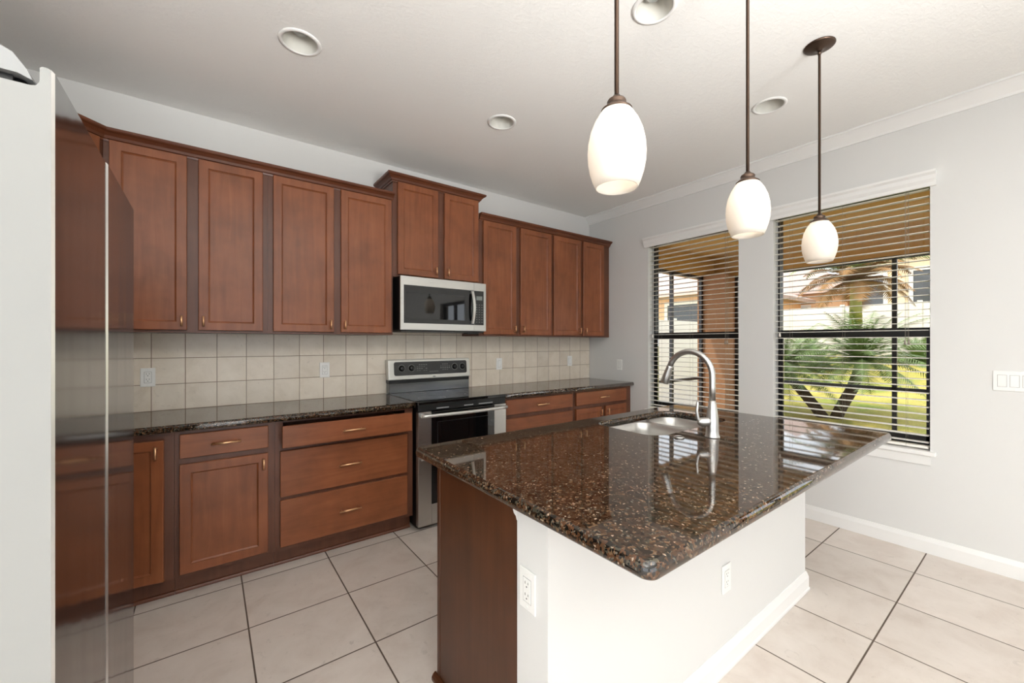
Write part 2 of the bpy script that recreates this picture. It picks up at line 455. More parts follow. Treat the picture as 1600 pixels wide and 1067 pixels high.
# ------------------------------------------------------------------ windows
def window(name, op):
    y0, y1, z0, z1 = op
    root = bpy.data.objects.new(name, None); COL.objects.link(root); root.location = (0.13, (y0 + y1) / 2, z0); root['kind'] = 'structure'
    bm = new()
    for a, b in ((y0, y0 + 0.014), (y1 - 0.014, y1)): box(bm, 0.10, 0.165, a, b, z0, z1)
    box(bm, 0.10, 0.165, y0, y1, z0, z0 + 0.045); box(bm, 0.10, 0.165, y0, y1, z1 - 0.04, z1)
    obj('window_frame', bm, 'frame_black', root)
    bm = new()
    ym, yM = y0 + 0.014, y1 - 0.014
    for a, b in ((ym, ym + 0.018), (yM - 0.018, yM)): box(bm, 0.112, 0.135, a, b, z0 + 0.045, 1.425)
    box(bm, 0.108, 0.138, ym, yM, 1.375, 1.425, 0.003); box(bm, 0.112, 0.135, ym, yM, z0 + 0.045, z0 + 0.075)
    obj('lower_sash', bm, 'frame_black', root)
    bm = new()
    box(bm, 0.138, 0.160, ym, yM, 1.395, 1.440)
    obj('upper_sash', bm, 'frame_black', root)
    obj('glass', boxm(0.146, 0.150, ym, yM, 1.43, z1 - 0.03), 'glass', root)
    obj('glass', boxm(0.122, 0.126, ym + 0.02, yM - 0.02, z0 + 0.06, 1.38), 'glass', root)
    bm = boxm(-0.034, 0.10, y0 - 0.028, y1 + 0.028, z0 - 0.022, z0 + 0.004, 0.004)
    # the board outside the opening only projects into the room
    obj('sill', bm, 'trim_white', root)
    obj('apron', sweep(new(), [(0, y0 - 0.004), (0, y1 + 0.004)], [(0.0, z0 - 0.085), (0.010, z0 - 0.085), (0.014, z0 - 0.03), (0.022, z0 - 0.0225), (0, z0 - 0.0225)], -1.0), 'trim_white', root)
    return root
window('window_1', W1); window('window_2', W2)

def blind(op, label):
    y0, y1, z0, z1 = op
    root = thing('window_blind', label, 'blind', (0.04, (y0 + y1) / 2, z0), group='white slatted blinds in the two windows')
    a, b = y0 + 0.008, y1 - 0.008
    prof = [(0.0, 2.330), (0.016, 2.330), (0.020, 2.352), (0.030, 2.372), (0.034, 2.396), (0.046, 2.410), (0.046, 2.424), (0.0, 2.424)]
    obj('valance', sweep(new(), [(-0.0005, y0 - 0.030), (-0.0005, y1 + 0.042)], prof, -1.0), 'trim_white', root)
    obj('head_rail', boxm(0.012, 0.068, a, b, z1 - 0.052, z1 - 0.002, 0.003), 'blind_white', root)
    bm = new(); z = 2.322; rails = []
    while z > z0 + 0.045:
        rails.append(z)
        t = 0.0030
        # gently crowned slat, tipped a little toward the room
        xs = [0.015, 0.028, 0.040, 0.052, 0.065]; hs = [0.0, 0.0012, 0.0016, 0.0012, 0.0]
        tp = [[bm.verts.new((x, y, z + h_ + (x - 0.04) * 0.02 + s_)) for x, h_ in zip(xs, hs)] for y in (a, b) for s_ in (0.0, t)]
        for i in range(4):
            bm.faces.new((tp[0][i], tp[0][i + 1], tp[2][i + 1], tp[2][i])); bm.faces.new((tp[1][i], tp[1][i + 1], tp[3][i + 1], tp[3][i]))
            bm.faces.new((tp[0][i], tp[0][i + 1], tp[1][i + 1], tp[1][i])); bm.faces.new((tp[2][i], tp[2][i + 1], tp[3][i + 1], tp[3][i]))
        for i in (0, 4): bm.faces.new((tp[0][i], tp[1][i], tp[3][i], tp[2][i]))
        z -= 0.0452
    obj('slats', bm, 'blind_white', root)
    obj('bottom_rail', boxm(0.013, 0.067, a, b, z0 + 0.012, z0 + 0.030, 0.004), 'blind_white', root)
    for f in (0.12, 0.5, 0.88):
        y = a + (b - a) * f
        for x in (0.013, 0.0665): obj('ladder_cord', tube(new(), [(x, y, z0 + 0.02), (x, y, z1 - 0.03)], 0.0007, 5), 'cord_grey', root)
    for dy in (0.0, 0.018):
        lc = obj('lift_cord', tube(new(), [(0.009, y0 + 0.10 + dy, 1.36), (0.009, y0 + 0.10 + dy, z1 - 0.03)], 0.0009, 5), 'cord_grey', root)
        obj('tassel', tube(new(), [(0.009, y0 + 0.10 + dy, 1.325), (0.009, y0 + 0.10 + dy, 1.35), (0.009, y0 + 0.10 + dy, 1.362)], [0.007, 0.005, 0.002], 8), 'cord_grey', lc)
    tc = obj('tilt_cord', tube(new(), [(0.009, y1 - 0.045, 1.42), (0.009, y1 - 0.045, z1 - 0.03)], 0.0009, 5), 'cord_grey', root)
    obj('tassel', tube(new(), [(0.009, y1 - 0.045, 1.385), (0.009, y1 - 0.045, 1.41), (0.009, y1 - 0.045, 1.422)], [0.008, 0.006, 0.002], 8), 'blind_white', tc)
    return root
blind(W1, 'white slatted blind in the narrow-looking window beyond the faucet, nearer the cabinets')
blind(W2, 'white slatted blind in the window showing the lawn and palm')

# ------------------------------------------------------------------ cabinet parts
def door_bm(x0, x1, z0, z1, yf, th=0.019, st=0.047):
    """shaker door facing -Y: outer frame, stepped bevel, recessed flat panel"""
    bm = new()
    def rect(i, y): return [bm.verts.new(p) for p in ((x0 + i, y, z0 + i), (x1 - i, y, z0 + i), (x1 - i, y, z1 - i), (x0 + i, y, z1 - i))]
    L = [rect(0, yf + th), rect(0, yf + 0.003), rect(0.003, yf), rect(st, yf), rect(st + 0.0015, yf + 0.005), rect(st + 0.009, yf + 0.0105)]
    for a, b in zip(L, L[1:]): ringfaces(bm, a, b, False)
    bm.faces.new(L[-1]); bm.faces.new(L[0][::-1])
    return bm
def slab_bm(x0, x1, z0, z1, yf, th=0.019):
    return boxm(x0, x1, yf, yf + th, z0, z1, 0.003, 1)
def pull_bm(x, z, length, yf, vert):
    bm = new(); h_ = length / 2; q = 0.028
    if vert:
        tube(bm, [(x, yf - q, z - h_), (x, yf - q, z + h_)], 0.0056, 10)
        for s in (-1, 1): tube(bm, [(x, yf + 0.0005, z + s * h_ * 0.72), (x, yf - q, z + s * h_ * 0.72)], 0.004, 8)
    else:
        tube(bm, [(x - h_, yf - q, z), (x + h_, yf - q, z)], 0.0056, 10)
        for s in (-1, 1): tube(bm, [(x + s * h_ * 0.75, yf + 0.0005, z), (x + s * h_ * 0.75, yf - q, z)], 0.004, 8)
    return bm
def add_door(root, x0, x1, z0, z1, yf, px, pz):
    d = obj('door', door_bm(x0, x1, z0, z1, yf), 'wood_vertical', root)
    obj('pull_handle', pull_bm(px, pz, 0.062, yf, True), 'brass', d)
    return d
def add_drawer(root, x0, x1, z0, z1, yf, plen=0.135, open_=0.0):
    y = yf - open_
    d = obj('drawer', slab_bm(x0, x1, z0, z1, y), 'wood_horizontal', root)
    if open_ > 0:
        bm = new(); xa, xb, za, zb, ya, yb = x0 + 0.045, x1 - 0.045, z0 + 0.012, z1 - 0.03, y + 0.0185, y + 0.46
        box(bm, xa, xa + 0.012, ya, yb, za, zb); box(bm, xb - 0.012, xb, ya, yb, za, zb); box(bm, xa, xb, ya, yb, za, za + 0.008); box(bm, xa, xb, yb - 0.012, yb, za, zb)
        obj('drawer_box', bm, 'wood_horizontal', d)
    obj('pull_handle', pull_bm((x0 + x1) / 2, (z0 + z1) / 2, plen, y, False), 'brass', d)
    return d
def body_bm(x0, x1, yb, yf, z0, z1, openings):
    """carcass with a face frame: openings (x0,x1,z0,z1) are cut 0.3 m deep into the front"""
    bm = new(); X = sorted({x0, x1, *[o[0] for o in openings], *[o[1] for o in openings]}); Z = sorted({z0, z1, *[o[2] for o in openings], *[o[3] for o in openings]})
    V = {}
    def v(x, y, z):
        if (x, y, z) not in V: V[(x, y, z)] = bm.verts.new((x, y, z))
        return V[(x, y, z)]
    yd = yf + 0.28 if yb - yf > 0.5 else yf + 0.2
    for i in range(len(X) - 1):
        for j in range(len(Z) - 1):
            a, b, p, q = X[i], X[i + 1], Z[j], Z[j + 1]
            hole = any(o[0] < (a + b) / 2 < o[1] and o[2] < (p + q) / 2 < o[3] for o in openings)
            y = yd if hole else yf
            bm.faces.new((v(a, y, p), v(b, y, p), v(b, y, q), v(a, y, q)))
            if hole:
                for s in (((a, p), (b, p)), ((b, p), (b, q)), ((b, q), (a, q)), ((a, q), (a, p))):
                    (m_, n_), (o_, r_) = s
                    bm.faces.new((v(m_, yf, n_), v(o_, yf, r_), v(o_, yd, r_), v(m_, yd, n_)))
    c = [v(x0, yf, z0), v(x1, yf, z0), v(x1, yf, z1), v(x0, yf, z1)]
    d = [bm.verts.new(p) for p in ((x0, yb, z0), (x1, yb, z0), (x1, yb, z1), (x0, yb, z1))]
    # sides, top and bottom follow the grid verts of the front edge
    xs0 = [v(x, yf, z0) for x in X]; xs1 = [v(x, yf, z1) for x in X]; zs0 = [v(x0, yf, z) for z in Z]; zs1 = [v(x1, yf, z) for z in Z]
    bm.faces.new(xs0 + [d[1], d[0]]); bm.faces.new(xs1 + [d[2], d[3]]); bm.faces.new(zs0 + [d[3], d[0]]); bm.faces.new(zs1 + [d[2], d[1]]); bm.faces.new(d)
    return bm

UF, UD, UB = -0.305, -0.325, -0.0005     # upper frame face, upper door face, wall
UZ0, UZ1 = 1.398, 2.432
def sx(x): return -3.6563 + (x + 3.6563) * 1.0083   # widths read off at y=-0.35, brought to the door plane
def upper(name, label, x0, x1, doors, z0=UZ0, z1=UZ1, dz0=1.412, dz1=2.427):
    root = thing(name, label, 'cabinet', ((x0 + x1) / 2, UB, z0), group='brown wall cabinets')
    obj('body', body_bm(x0, x1, UB, UF, z0, z1, []), 'wood_frame', root)
    (a, b), (c, d) = doors
    pz = dz0 + 0.052
    add_door(root, a, b, dz0, dz1, UD, b - 0.024, pz)
    add_door(root, c, d, dz0, dz1, UD, c + 0.024, pz)
    return root
upper('wall_cabinet', 'tall brown two-door wall cabinet next to the refrigerator', -4.105, -3.35, ((sx(-4.077), sx(-3.754)), (sx(-3.702), sx(-3.379))))
upper('wall_cabinet', 'tall brown two-door wall cabinet just left of the microwave cabinet', -3.349, -2.524, ((sx(-3.322), sx(-2.956)), (sx(-2.91), sx(-2.548))))
upper('wall_cabinet', 'short raised brown wall cabinet above the microwave', -2.523, -1.748, ((sx(-2.498), sx(-2.16)), (sx(-2.102), sx(-1.775))), 1.850, 2.588, 1.868, 2.582)
upper('wall_cabinet', 'brown two-door wall cabinet just right of the microwave', -1.747, -0.904, ((sx(-1.722), sx(-1.362)), (sx(-1.309), sx(-0.921))))
upper('wall_cabinet', 'brown two-door wall cabinet at the window wall corner', -0.903, -0.001, ((sx(-0.886), sx(-0.502)), (sx(-0.463), sx(-0.135))))
# diagonal corner wall cabinet
root = thing('corner_wall_cabinet', 'angled brown corner wall cabinet half hidden behind the refrigerator', 'cabinet', (-4.5, -0.2, UZ0))
bm = new()
pts = [(XL + 0.0005, UB), (-4.106, UB), (-4.106, -0.305), (-4.41, -0.609), (XL + 0.0005, -0.609)]
a = loop(bm, pts, UZ0); b = loop(bm, pts, UZ1); ringfaces(bm, a, b, False); bm.faces.new(a); bm.faces.new(b)
obj('body', bm, 'wood_frame', root)
dd = door_bm(-0.188, 0.188, 1.412, 2.427, -0.020)
R_ = Matrix.Translation((-4.258, -0.457, 0)) @ Matrix.Rotation(math.radians(45), 4, 'Z')
dd.transform(R_); dr = obj('door', dd, 'wood_vertical', root)
pb = pull_bm(0.164, 1.464, 0.062, -0.020, True); pb.transform(R_); obj('pull_handle', pb, 'brass', dr)
# crown mouldings on the cabinets
cp = lambda z: [(0.0, z), (0.006, z), (0.009, z + 0.010), (0.016, z + 0.013), (0.022, z + 0.026), (0.036, z + 0.040), (0.046, z + 0.044), (0.050, z + 0.050), (0.050, z + 0.062), (0.0, z + 0.062)]
tag(obj('crown_moulding', sweep(new(), [(XL + 0.001, -0.6095), (-4.41, -0.6095), (-4.106, -0.3055), (-2.5240, -0.3055)], cp(UZ1 - 0.012)), 'wood_moulding'),
    'long brown crown moulding on the cabinets left of the microwave', 'moulding', 'cabinet crown mouldings')
tag(obj('crown_moulding', sweep(new(), [(-2.5235, -0.001), (-2.5235, -0.3055), (-1.7475, -0.3055), (-1.7475, -0.001)], cp(2.578)), 'wood_moulding'),
    'highest crown moulding, wrapping the raised cabinet above the microwave', 'moulding', 'cabinet crown mouldings')
tag(obj('crown_moulding', sweep(new(), [(-1.7470, -0.3055), (-0.001, -0.3055)], cp(UZ1 - 0.012)), 'wood_moulding'),
    'brown crown moulding on the cabinets right of the microwave, ending at the window wall', 'moulding', 'cabinet crown mouldings')

# base cabinets
BF, BD = -0.600, -0.620
def base_cab(name, label, x0, x1, opens=()):
    root = thing(name, label, 'cabinet', ((x0 + x1) / 2, -0.3, 0), group='brown base cabinets')
    obj('body', body_bm(x0, x1, -0.0005, BF, 0.100, 0.8755, list(opens)), 'wood_frame', root)
    bm = boxm(x0, x1, -0.545, -0.05, 0.001, 0.0995)
    obj('toe_kick', bm, 'wood_frame', root)
    bm = sweep(new(), [(x0, -0.5455), (x1, -0.5455)], [(0, 0.001), (0.014, 0.001), (0.013, 0.009), (0.008, 0.016), (0, 0.018)])
    obj('shoe_moulding', bm, 'wood_moulding', root)
    return root
Z1, Z2, Z3 = (0.729, 0.856), (0.422, 0.695), (0.125, 0.402)
# corner
r = base_cab('corner_base_cabinet', 'brown corner base cabinet beside the refrigerator, its door slightly ajar', XL + 0.001, -3.798)
dm = door_bm(0.0, 0.215, 0.125, 0.842, -0.020)
T = Matrix.Translation((-4.047, -0.603, 0)) @ Matrix.Rotation(math.radians(-9), 4, 'Z')
dm.transform(T); d_ = obj('door', dm, 'wood_vertical', r)
pb = pull_bm(0.190, 0.785, 0.062, -0.020, True); pb.transform(T); obj('pull_handle', pb, 'brass', d_)
r = base_cab('base_cabinet', 'brown base cabinet with one drawer over one square door', -3.797, -3.343)
add_drawer(r, -3.776, -3.376, *Z1, BD); add_door(r, -3.777, -3.378, 0.120, 0.698, BD, -3.402, 0.640)
r = base_cab('base_cabinet', 'brown three-drawer base cabinet left of the range, top drawer pulled slightly open', -3.342, -2.487, [(-3.30, -2.545, 0.735, 0.862)])
add_drawer(r, -3.316, -2.531, *Z1, BD, open_=0.080); add_drawer(r, -3.316, -2.531, *Z2, BD); add_drawer(r, -3.316, -2.531, *Z3, BD)
r = base_cab('base_cabinet', 'brown three-drawer base cabinet right of the range', -1.700, -0.870)
for z in (Z1, Z2, Z3): add_drawer(r, -1.672, -0.896, *z, BD)
r = base_cab('base_cabinet', 'brown base cabinet against the window wall with a drawer over two doors', -0.869, -0.001)
add_drawer(r, -0.844, -0.091, *Z1, BD); add_door(r, -0.844, -0.481, 0.120, 0.697, BD, -0.505, 0.640); add_door(r, -0.424, -0.091, 0.120, 0.697, BD, -0.400, 0.640)

# ------------------------------------------------------------------ countertops
def slab(bm, outer_f, hole, z0, z1, edge):
    """slab with shaped edge; outer_f(inset)-> loop points; edge: list of (inset, z) from bottom to top"""
    L = [loop(bm, outer_f(i), z) for i, z in edge]
    for a, b in zip(L, L[1:]): ringfaces(bm, a, b)
    if hole:
        hb, ht = loop(bm, hole, z0), loop(bm, hole, z1)
        ringfaces(bm, hb, ht); fill(bm, [L[0], hb]); fill(bm, [L[-1], ht])
    else:
        bm.faces.new(L[0][::-1]); bm.faces.new(L[-1])
    return bm
def edge_prof(z0, z1):
    t = z1 - z0
    return [(0.010, z0), (0.004, z0 + 0.002), (0.001, z0 + t * 0.18), (0.0, z0 + t * 0.42), (0.001, z0 + t * 0.60), (0.004, z0 + t * 0.80), (0.0085, z0 + t * 0.95), (0.013, z1)]
CT0, CT1 = 0.8765, 0.914
def rect_counter(x0, x1):
    f = lambda i: [(x1, -0.0105), (x0, -0.0105), (x0, -0.648 + i), (x1, -0.648 + i)]
    return slab(new(), f, None, CT0, CT1, edge_prof(CT0, CT1))
tag(obj('countertop', rect_counter(XL + 0.001, -2.482), 'granite'), 'long dark granite countertop between the refrigerator and the range', 'countertop')
tag(obj('countertop', rect_counter(-1.703, -0.001), 'granite'), 'dark granite countertop between the range and the window wall', 'countertop')

IX0, IX1, IY0, IY1 = -2.985, -1.068, -2.915, -1.792
SK = rrect(-2.045, -1.345, -2.300, -1.898, [0.10, 0.10, 0.085, 0.085], 8)
isl = lambda i: rrect(IX0 + i, IX1 - i, IY0 + i, IY1 - i, max(0.030 - i, 0.012), 8)
tag(obj('island_countertop', slab(new(), isl, SK, CT0, CT1, edge_prof(CT0, CT1)), 'granite'),
    'large speckled brown granite island top with a sink cut into it', 'countertop')

# ------------------------------------------------------------------ island
r = thing('island_cabinet', 'dark brown wooden island cabinet under the granite top, plain end panel', 'cabinet', (-2.0, -2.15, 0))
ex = -2.930
bm = new()
# end panel with a small scalloped notch at its top corner
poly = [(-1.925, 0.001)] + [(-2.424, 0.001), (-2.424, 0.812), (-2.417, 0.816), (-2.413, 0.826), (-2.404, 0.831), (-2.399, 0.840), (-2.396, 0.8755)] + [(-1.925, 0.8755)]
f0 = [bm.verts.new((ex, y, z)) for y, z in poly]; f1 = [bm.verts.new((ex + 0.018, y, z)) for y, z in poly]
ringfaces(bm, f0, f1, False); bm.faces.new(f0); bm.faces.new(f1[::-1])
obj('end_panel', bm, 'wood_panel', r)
obj('trim_block', boxm(ex + 0.0015, ex + 0.017, -2.424, -2.390, 0.800, 0.8754), 'trim_white', r, label='small white block in the scalloped corner')
bm = new(); box(bm, ex - 0.002, ex + 0.018, -1.924, -1.900, 0.001, 0.8755, 0.002, 1)
obj('corner_stile', bm, 'wood_panel', r)
obj('shoe_moulding', sweep(new(), [(ex - 0.0005, -1.885), (ex - 0.0005, -2.424)], [(0, 0.001), (0.018, 0.001), (0.018, 0.012), (0.012, 0.022), (0.004, 0.028), (0, 0.028)], 1.0), 'wood_panel', r)
bm = new()
for (a, b, c, d, e, f) in ((ex + 0.0185, ex + 0.04, -2.42, -1.925, 0.1, 0.875), (-1.11, -1.09, -2.42, -1.925, 0.1, 0.875), (ex + 0.0185, -1.09, -2.42, -1.925, 0.1, 0.12), (ex + 0.0185, -1.09, -2.42, -2.40, 0.1, 0.875), (ex + 0.0185, -1.09, -1.925, -1.906, 0.1, 0.145), (ex + 0.0185, -2.07, -1.925, -1.906, 0.845, 0.875), (-1.32, -1.09, -1.925, -1.906, 0.845, 0.875)):
    box(bm, a, b, c, d, e, f)
for x in (-2.91, -2.10, -1.28, -1.115): box(bm, x, x + 0.03, -1.925, -1.906, 0.1451, 0.8449)
obj('body', bm, 'wood_frame', r)
obj('toe_kick', boxm(ex + 0.0185, -1.09, -2.42, -1.98, 0.001, 0.0995), 'wood_frame', r)
for a, b, s in ((-2.885, -2.495, 1), (-2.49, -2.10, -1), (-2.075, -1.685, 1), (-1.68, -1.29, -1)):
    dm = door_bm(a, b, 0.12, 0.86, 0, st=0.047); dm.transform(Matrix.Translation((a + b, -1.887, 0)) @ Matrix.Rotation(PI, 4, 'Z'))
    obj('door', dm, 'wood_vertical', r)
struct('wall_island', boxm(ex - 0.002, -1.070, -2.560, -2.4245, 0.0, 0.8755), 'wall', 'white half wall under the granite bar overhang')
bbi = [(0, 0.001), (0.017, 0.001), (0.017, 0.012), (0.013, 0.016), (0.013, 0.070), (0.009, 0.084), (0.004, 0.100), (0, 0.102)]
struct('baseboard_island', sweep(new(), [(ex - 0.002, -2.5605), (-1.0695, -2.5605), (-1.0695, -2.4245)], bbi, 1.0), 'trim_white')

# ------------------------------------------------------------------ sink
r = thing('kitchen_sink', 'undermount stainless double-bowl sink set in the island top', 'sink', (-1.7, -2.1, CT0))
def bowl(x0, x1, y0, y1, depth, rr):
    bm = new(); zt = CT0 - 0.0015
    prof = [(-0.014, zt), (0.0, zt), (0.004, zt - 0.006), (0.010, zt - 0.05), (0.018, zt - depth * 0.8), (0.032, zt - depth + 0.012), (0.055, zt - depth)]
    L = [loop(bm, rrect(x0 + i, x1 - i, y0 + i, y1 - i, max(rr - i * 0.3, 0.03), 8), z) for i, z in prof]
    for a, b in zip(L, L[1:]): ringfaces(bm, a, b)
    bm.faces.new(L[-1])
    L2 = [loop(bm, rrect(x0 + i - 0.002, x1 - i + 0.002, y0 + i - 0.002, y1 - i + 0.002, max(rr - i * 0.3, 0.03), 8), z - 0.002) for i, z in prof]
    for a, b in zip(L2, L2[1:]): ringfaces(bm, a, b)
    bm.faces.new(L2[-1]); ringfaces(bm, L[0], L2[0])
    return bm
for x0, x1, dp in ((-2.040, -1.622, 0.20), (-1.592, -1.350, 0.17)):
    b_ = obj('bowl', bowl(x0, x1, -2.292, -1.906, dp, 0.075), 'sink_steel', r, smooth=40)
    obj('drain', lathe(new(), [(0.0, CT0 - dp + 0.001), (0.03, CT0 - dp + 0.001), (0.042, CT0 - dp + 0.004), (0.044, CT0 - dp + 0.0005)], 24, ((x0 + x1) / 2, -2.09)), 'chrome_brushed', b_)

# ------------------------------------------------------------------ faucet
FX, FY = -1.847, -2.448
r = thing('kitchen_faucet', 'brushed steel gooseneck pull-down faucet standing on the island', 'faucet', (FX, FY, CT1))
obj('body', lathe(new(), [(0.031, CT1 + 0.0003), (0.032, CT1 + 0.004), (0.028, CT1 + 0.009), (0.0265, CT1 + 0.03), (0.0255, CT1 + 0.09), (0.022, CT1 + 0.115), (0.0165, CT1 + 0.15), (0.0140, CT1 + 0.165)], 28, (FX, FY)), 'chrome_brushed', r)
R0 = 0.108; zc = CT1 + 0.275
pts = [(FX, FY, CT1 + 0.16), (FX, FY, zc - 0.05), (FX, FY, zc)] + [(FX, FY + R0 - R0 * math.cos(a), zc + R0 * math.sin(a)) for a in [math.radians(x) for x in range(10, 161, 10)]]
e = pts[-1]; tdir = Vector((0, math.sin(math.radians(160)), math.cos(math.radians(160))))
hs = Vector(e)
obj('spout', tube(new(), pts, 0.0135, 18), 'chrome_brushed', r)
obj('spray_head', tube(new(), [hs, hs + tdir * 0.004, hs + tdir * 0.01, hs + tdir * 0.05, hs + tdir * 0.085, hs + tdir * 0.092], [0.0138, 0.0150, 0.0150, 0.0185, 0.0215, 0.018], 20), 'chrome_brushed', r)
hd = Vector((-0.86, 0.51, 0))
h0 = Vector((FX, FY, CT1 + 0.070))
obj('handle_hub', tube(new(), [h0, h0 + hd * 0.03, h0 + hd * 0.055, h0 + hd * 0.066, h0 + hd * 0.072], [0.019, 0.020, 0.0185, 0.013, 0.004], 18), 'chrome_brushed', r)
p0 = h0 + hd * 0.058
obj('lever', tube(new(), [p0 + Vector((0.014, -0.012, -0.020)), p0 + Vector((0, 0, -0.008)), p0 + hd * 0.012 + Vector((0, 0, 0.02)), p0 + hd * 0.016 + Vector((0, 0, 0.05)), p0 + hd * 0.012 + Vector((0, 0, 0.082)), p0 + hd * 0.012 + Vector((0, 0, 0.092))], [0.006, 0.0085, 0.0075, 0.006, 0.0065, 0.003], 12), 'chrome_brushed', r)
r = thing('sink_hole_cover', 'small round metal button cap on the granite in front of the sink', 'cap', (-1.978, -2.365, CT1))
obj('rim', lathe(new(), [(0.022, CT1 + 0.0003), (0.0225, CT1 + 0.004), (0.019, CT1 + 0.007), (0.0165, CT1 + 0.006), (0.0165, CT1 + 0.0003)], 24, (-1.978, -2.365)), 'chrome_brushed', r)
obj('button', lathe(new(), [(0.0155, CT1 + 0.0003), (0.0155, CT1 + 0.0045), (0.012, CT1 + 0.006), (0, CT1 + 0.0062)], 24, (-1.978, -2.365)), 'black_plastic', r)

# ------------------------------------------------------------------ range
RX0, RX1 = -2.474, -1.712
r = thing('range', 'stainless double-oven range with black glass cooktop and raised control panel', 'range', (-2.093, -0.33, 0))
obj('body', boxm(RX0 + 0.003, RX1 - 0.003, -0.630, -0.012, 0.02, 0.895), 'black_body', r)
bm = boxm(RX0 - 0.004, RX1 + 0.004, -0.672, -0.085, 0.8955, 0.9185, 0.004)
ct = obj('cooktop', bm, 'black_glass', r)
for cx, cy_, rr in ((-2.29, -0.50, 0.105), (-1.90, -0.50, 0.09), (-2.29, -0.22, 0.075), (-1.90, -0.22, 0.105)):
    obj('burner_ring', lathe(new(), [(rr, 0.9186), (rr, 0.9188), (rr - 0.0025, 0.9188), (rr - 0.0025, 0.9186)], 40, (cx, cy_), closed=True), 'panel_mark', ct)
obj('vent_trim', boxm(RX0 + 0.002, RX1 - 0.002, -0.664, -0.631, 0.846, 0.8945, 0.003), 'black_plastic', r)
for a, b in ((-2.33, -2.23), (-2.10, -2.02), (-1.97, -1.84)): obj('vent_slot', boxm(a, b, -0.6655, -0.664, 0.858, 0.866), 'grey_plastic', r)
def oven_door(z0, z1, wz0, wz1, hz):
    f = lambda z: z
    bm = new(); yf, yb = -0.672, -0.632
    xs = [RX0, -2.372, -1.826, RX1]
    # steel left and right of the black glass, steel strip under it
    box(bm, xs[0], xs[1], yf, yb, z0, z1, 0.003, 1); box(bm, xs[2], xs[3], yf, yb, z0, z1, 0.003, 1)
    if wz0 - 0.03 > z0: box(bm, xs[1] + 0.0002, xs[2] - 0.0002, yf, yb, z0, wz0 - 0.03, 0.002, 1)
    d = obj('oven_door', bm, 'stainless', r)
    obj('door_glass', boxm(xs[1] + 0.0005, xs[2] - 0.0005, yf - 0.0012, yb, wz0 - 0.0295, z1 - 0.002, 0.002, 1), 'black_glass', d)
    bm = new(); t = 0.004
    for a, b, c, e_ in ((xs[1] + 0.045, xs[2] - 0.045, wz1 - t, wz1), (xs[1] + 0.045, xs[2] - 0.045, wz0, wz0 + t), (xs[1] + 0.045, xs[1] + 0.045 + t, wz0, wz1), (xs[2] - 0.045 - t, xs[2] - 0.045, wz0, wz1)):
        box(bm, a, b, yf - 0.0020, yf - 0.0010, c, e_)
    obj('window_outline', bm, 'black_panel', d)
    bm = new(); n = 14
    tube(bm, [(RX0 + 0.012 + (RX1 - RX0 - 0.024) * i / n, -0.700 - 0.022 * math.sin(PI * i / n), hz) for i in range(n + 1)], 0.0125, 14)
    for x in (RX0 + 0.03, RX1 - 0.03): box(bm, x - 0.012, x + 0.012, -0.700, yf, hz - 0.010, hz + 0.010)
    obj('handle', bm, 'handle_silver', d)
oven_door(0.548, 0.843, 0.600, 0.765, 0.818)
oven_door(0.030, 0.540, 0.205, 0.455, 0.520)
for x in (RX0 + 0.05, RX1 - 0.05):
    for y in (-0.56, -0.08): obj('foot', lathe(new(), [(0.018, 0.0005), (0.018, 0.012), (0.01, 0.0205)], 12, (x, y)), 'black_plastic', r)
# back guard: dark brushed riser, black gap, silver console leaning slightly back
obj('riser', boxm(RX0 + 0.004, RX1 - 0.004, -0.084, -0.012, 0.9190, 1.000, 0.002, 1), 'dark_steel', r)
obj('riser_gap', boxm(RX0 + 0.002, RX1 - 0.002, -0.080, -0.012, 1.0005, 1.026), 'black_plastic', r)
def lean(bm):
    for v in bm.verts: v.co.y += (v.co.z - 1.026) * 0.10
    return bm
con = obj('console', lean(boxm(RX0 - 0.006, RX1 + 0.006, -0.092, -0.030, 1.0265, 1.196, 0.008, 3)), 'silver_paint', r)
bm = new(); pr = rrect(RX0 + 0.043, RX1 - 0.030, 1.062, 1.176, 0.016, 5)
a = [bm.verts.new((p[0], -0.0915, p[1])) for p in pr]; b = [bm.verts.new((p[0], -0.0945, p[1])) for p in pr]
ringfaces(bm, a, b, False); bm.faces.new(b); bm.faces.new(a[::-1])
cpn = obj('control_panel', lean(bm), 'black_panel', con)
for x in (-2.365, -2.278, -1.868, -1.787):
    bm = lathe(new(), [(0.0265, -0.0943), (0.0255, -0.101), (0.020, -0.103), (0.0185, -0.116), (0.016, -0.119), (0, -0.119)], 24, (x, 1.122), axis='Y')
    box(bm, x - 0.003, x + 0.003, -0.1265, -0.117, 1.107, 1.138)
    obj('knob', lean(bm), 'black_plastic', con)
    bm = lathe(new(), [(0.0310, -0.0943), (0.0310, -0.0958), (0.0270, -0.0958), (0.0270, -0.0943)], 28, (x, 1.122), axis='Y', closed=True)
    obj('knob_ring', lean(bm), 'panel_mark', con)
for x0_ in (-2.232, -2.01):
    bm = new()
    for i in range(5):
        for j in range(4):
            if x0_ > -2.1 and (i in (0, 4)) and j in (0, 3): continue
            if (i * 7 + j * 3) % 5 == 4 and x0_ < -2.1: continue
            box(bm, x0_ + i * 0.0205, x0_ + i * 0.0205 + 0.013, -0.0952, -0.0944, 1.098 + j * 0.016, 1.1005 + j * 0.016 + (0.002 if j % 2 else 0))
    obj('panel_lettering', lean(bm), 'panel_mark', cpn)
bm = new()
for i in range(7): box(bm, -2.115 + i * 0.0125, -2.106 + i * 0.0125, -0.0952, -0.0944, 1.086, 1.089)
obj('panel_lettering', lean(bm), 'panel_mark', cpn)
bm = lathe(new(), [(0.0, -0.0938), (0.011, -0.0938), (0.011, -0.0915)], 20, (0, 0), axis='Y')
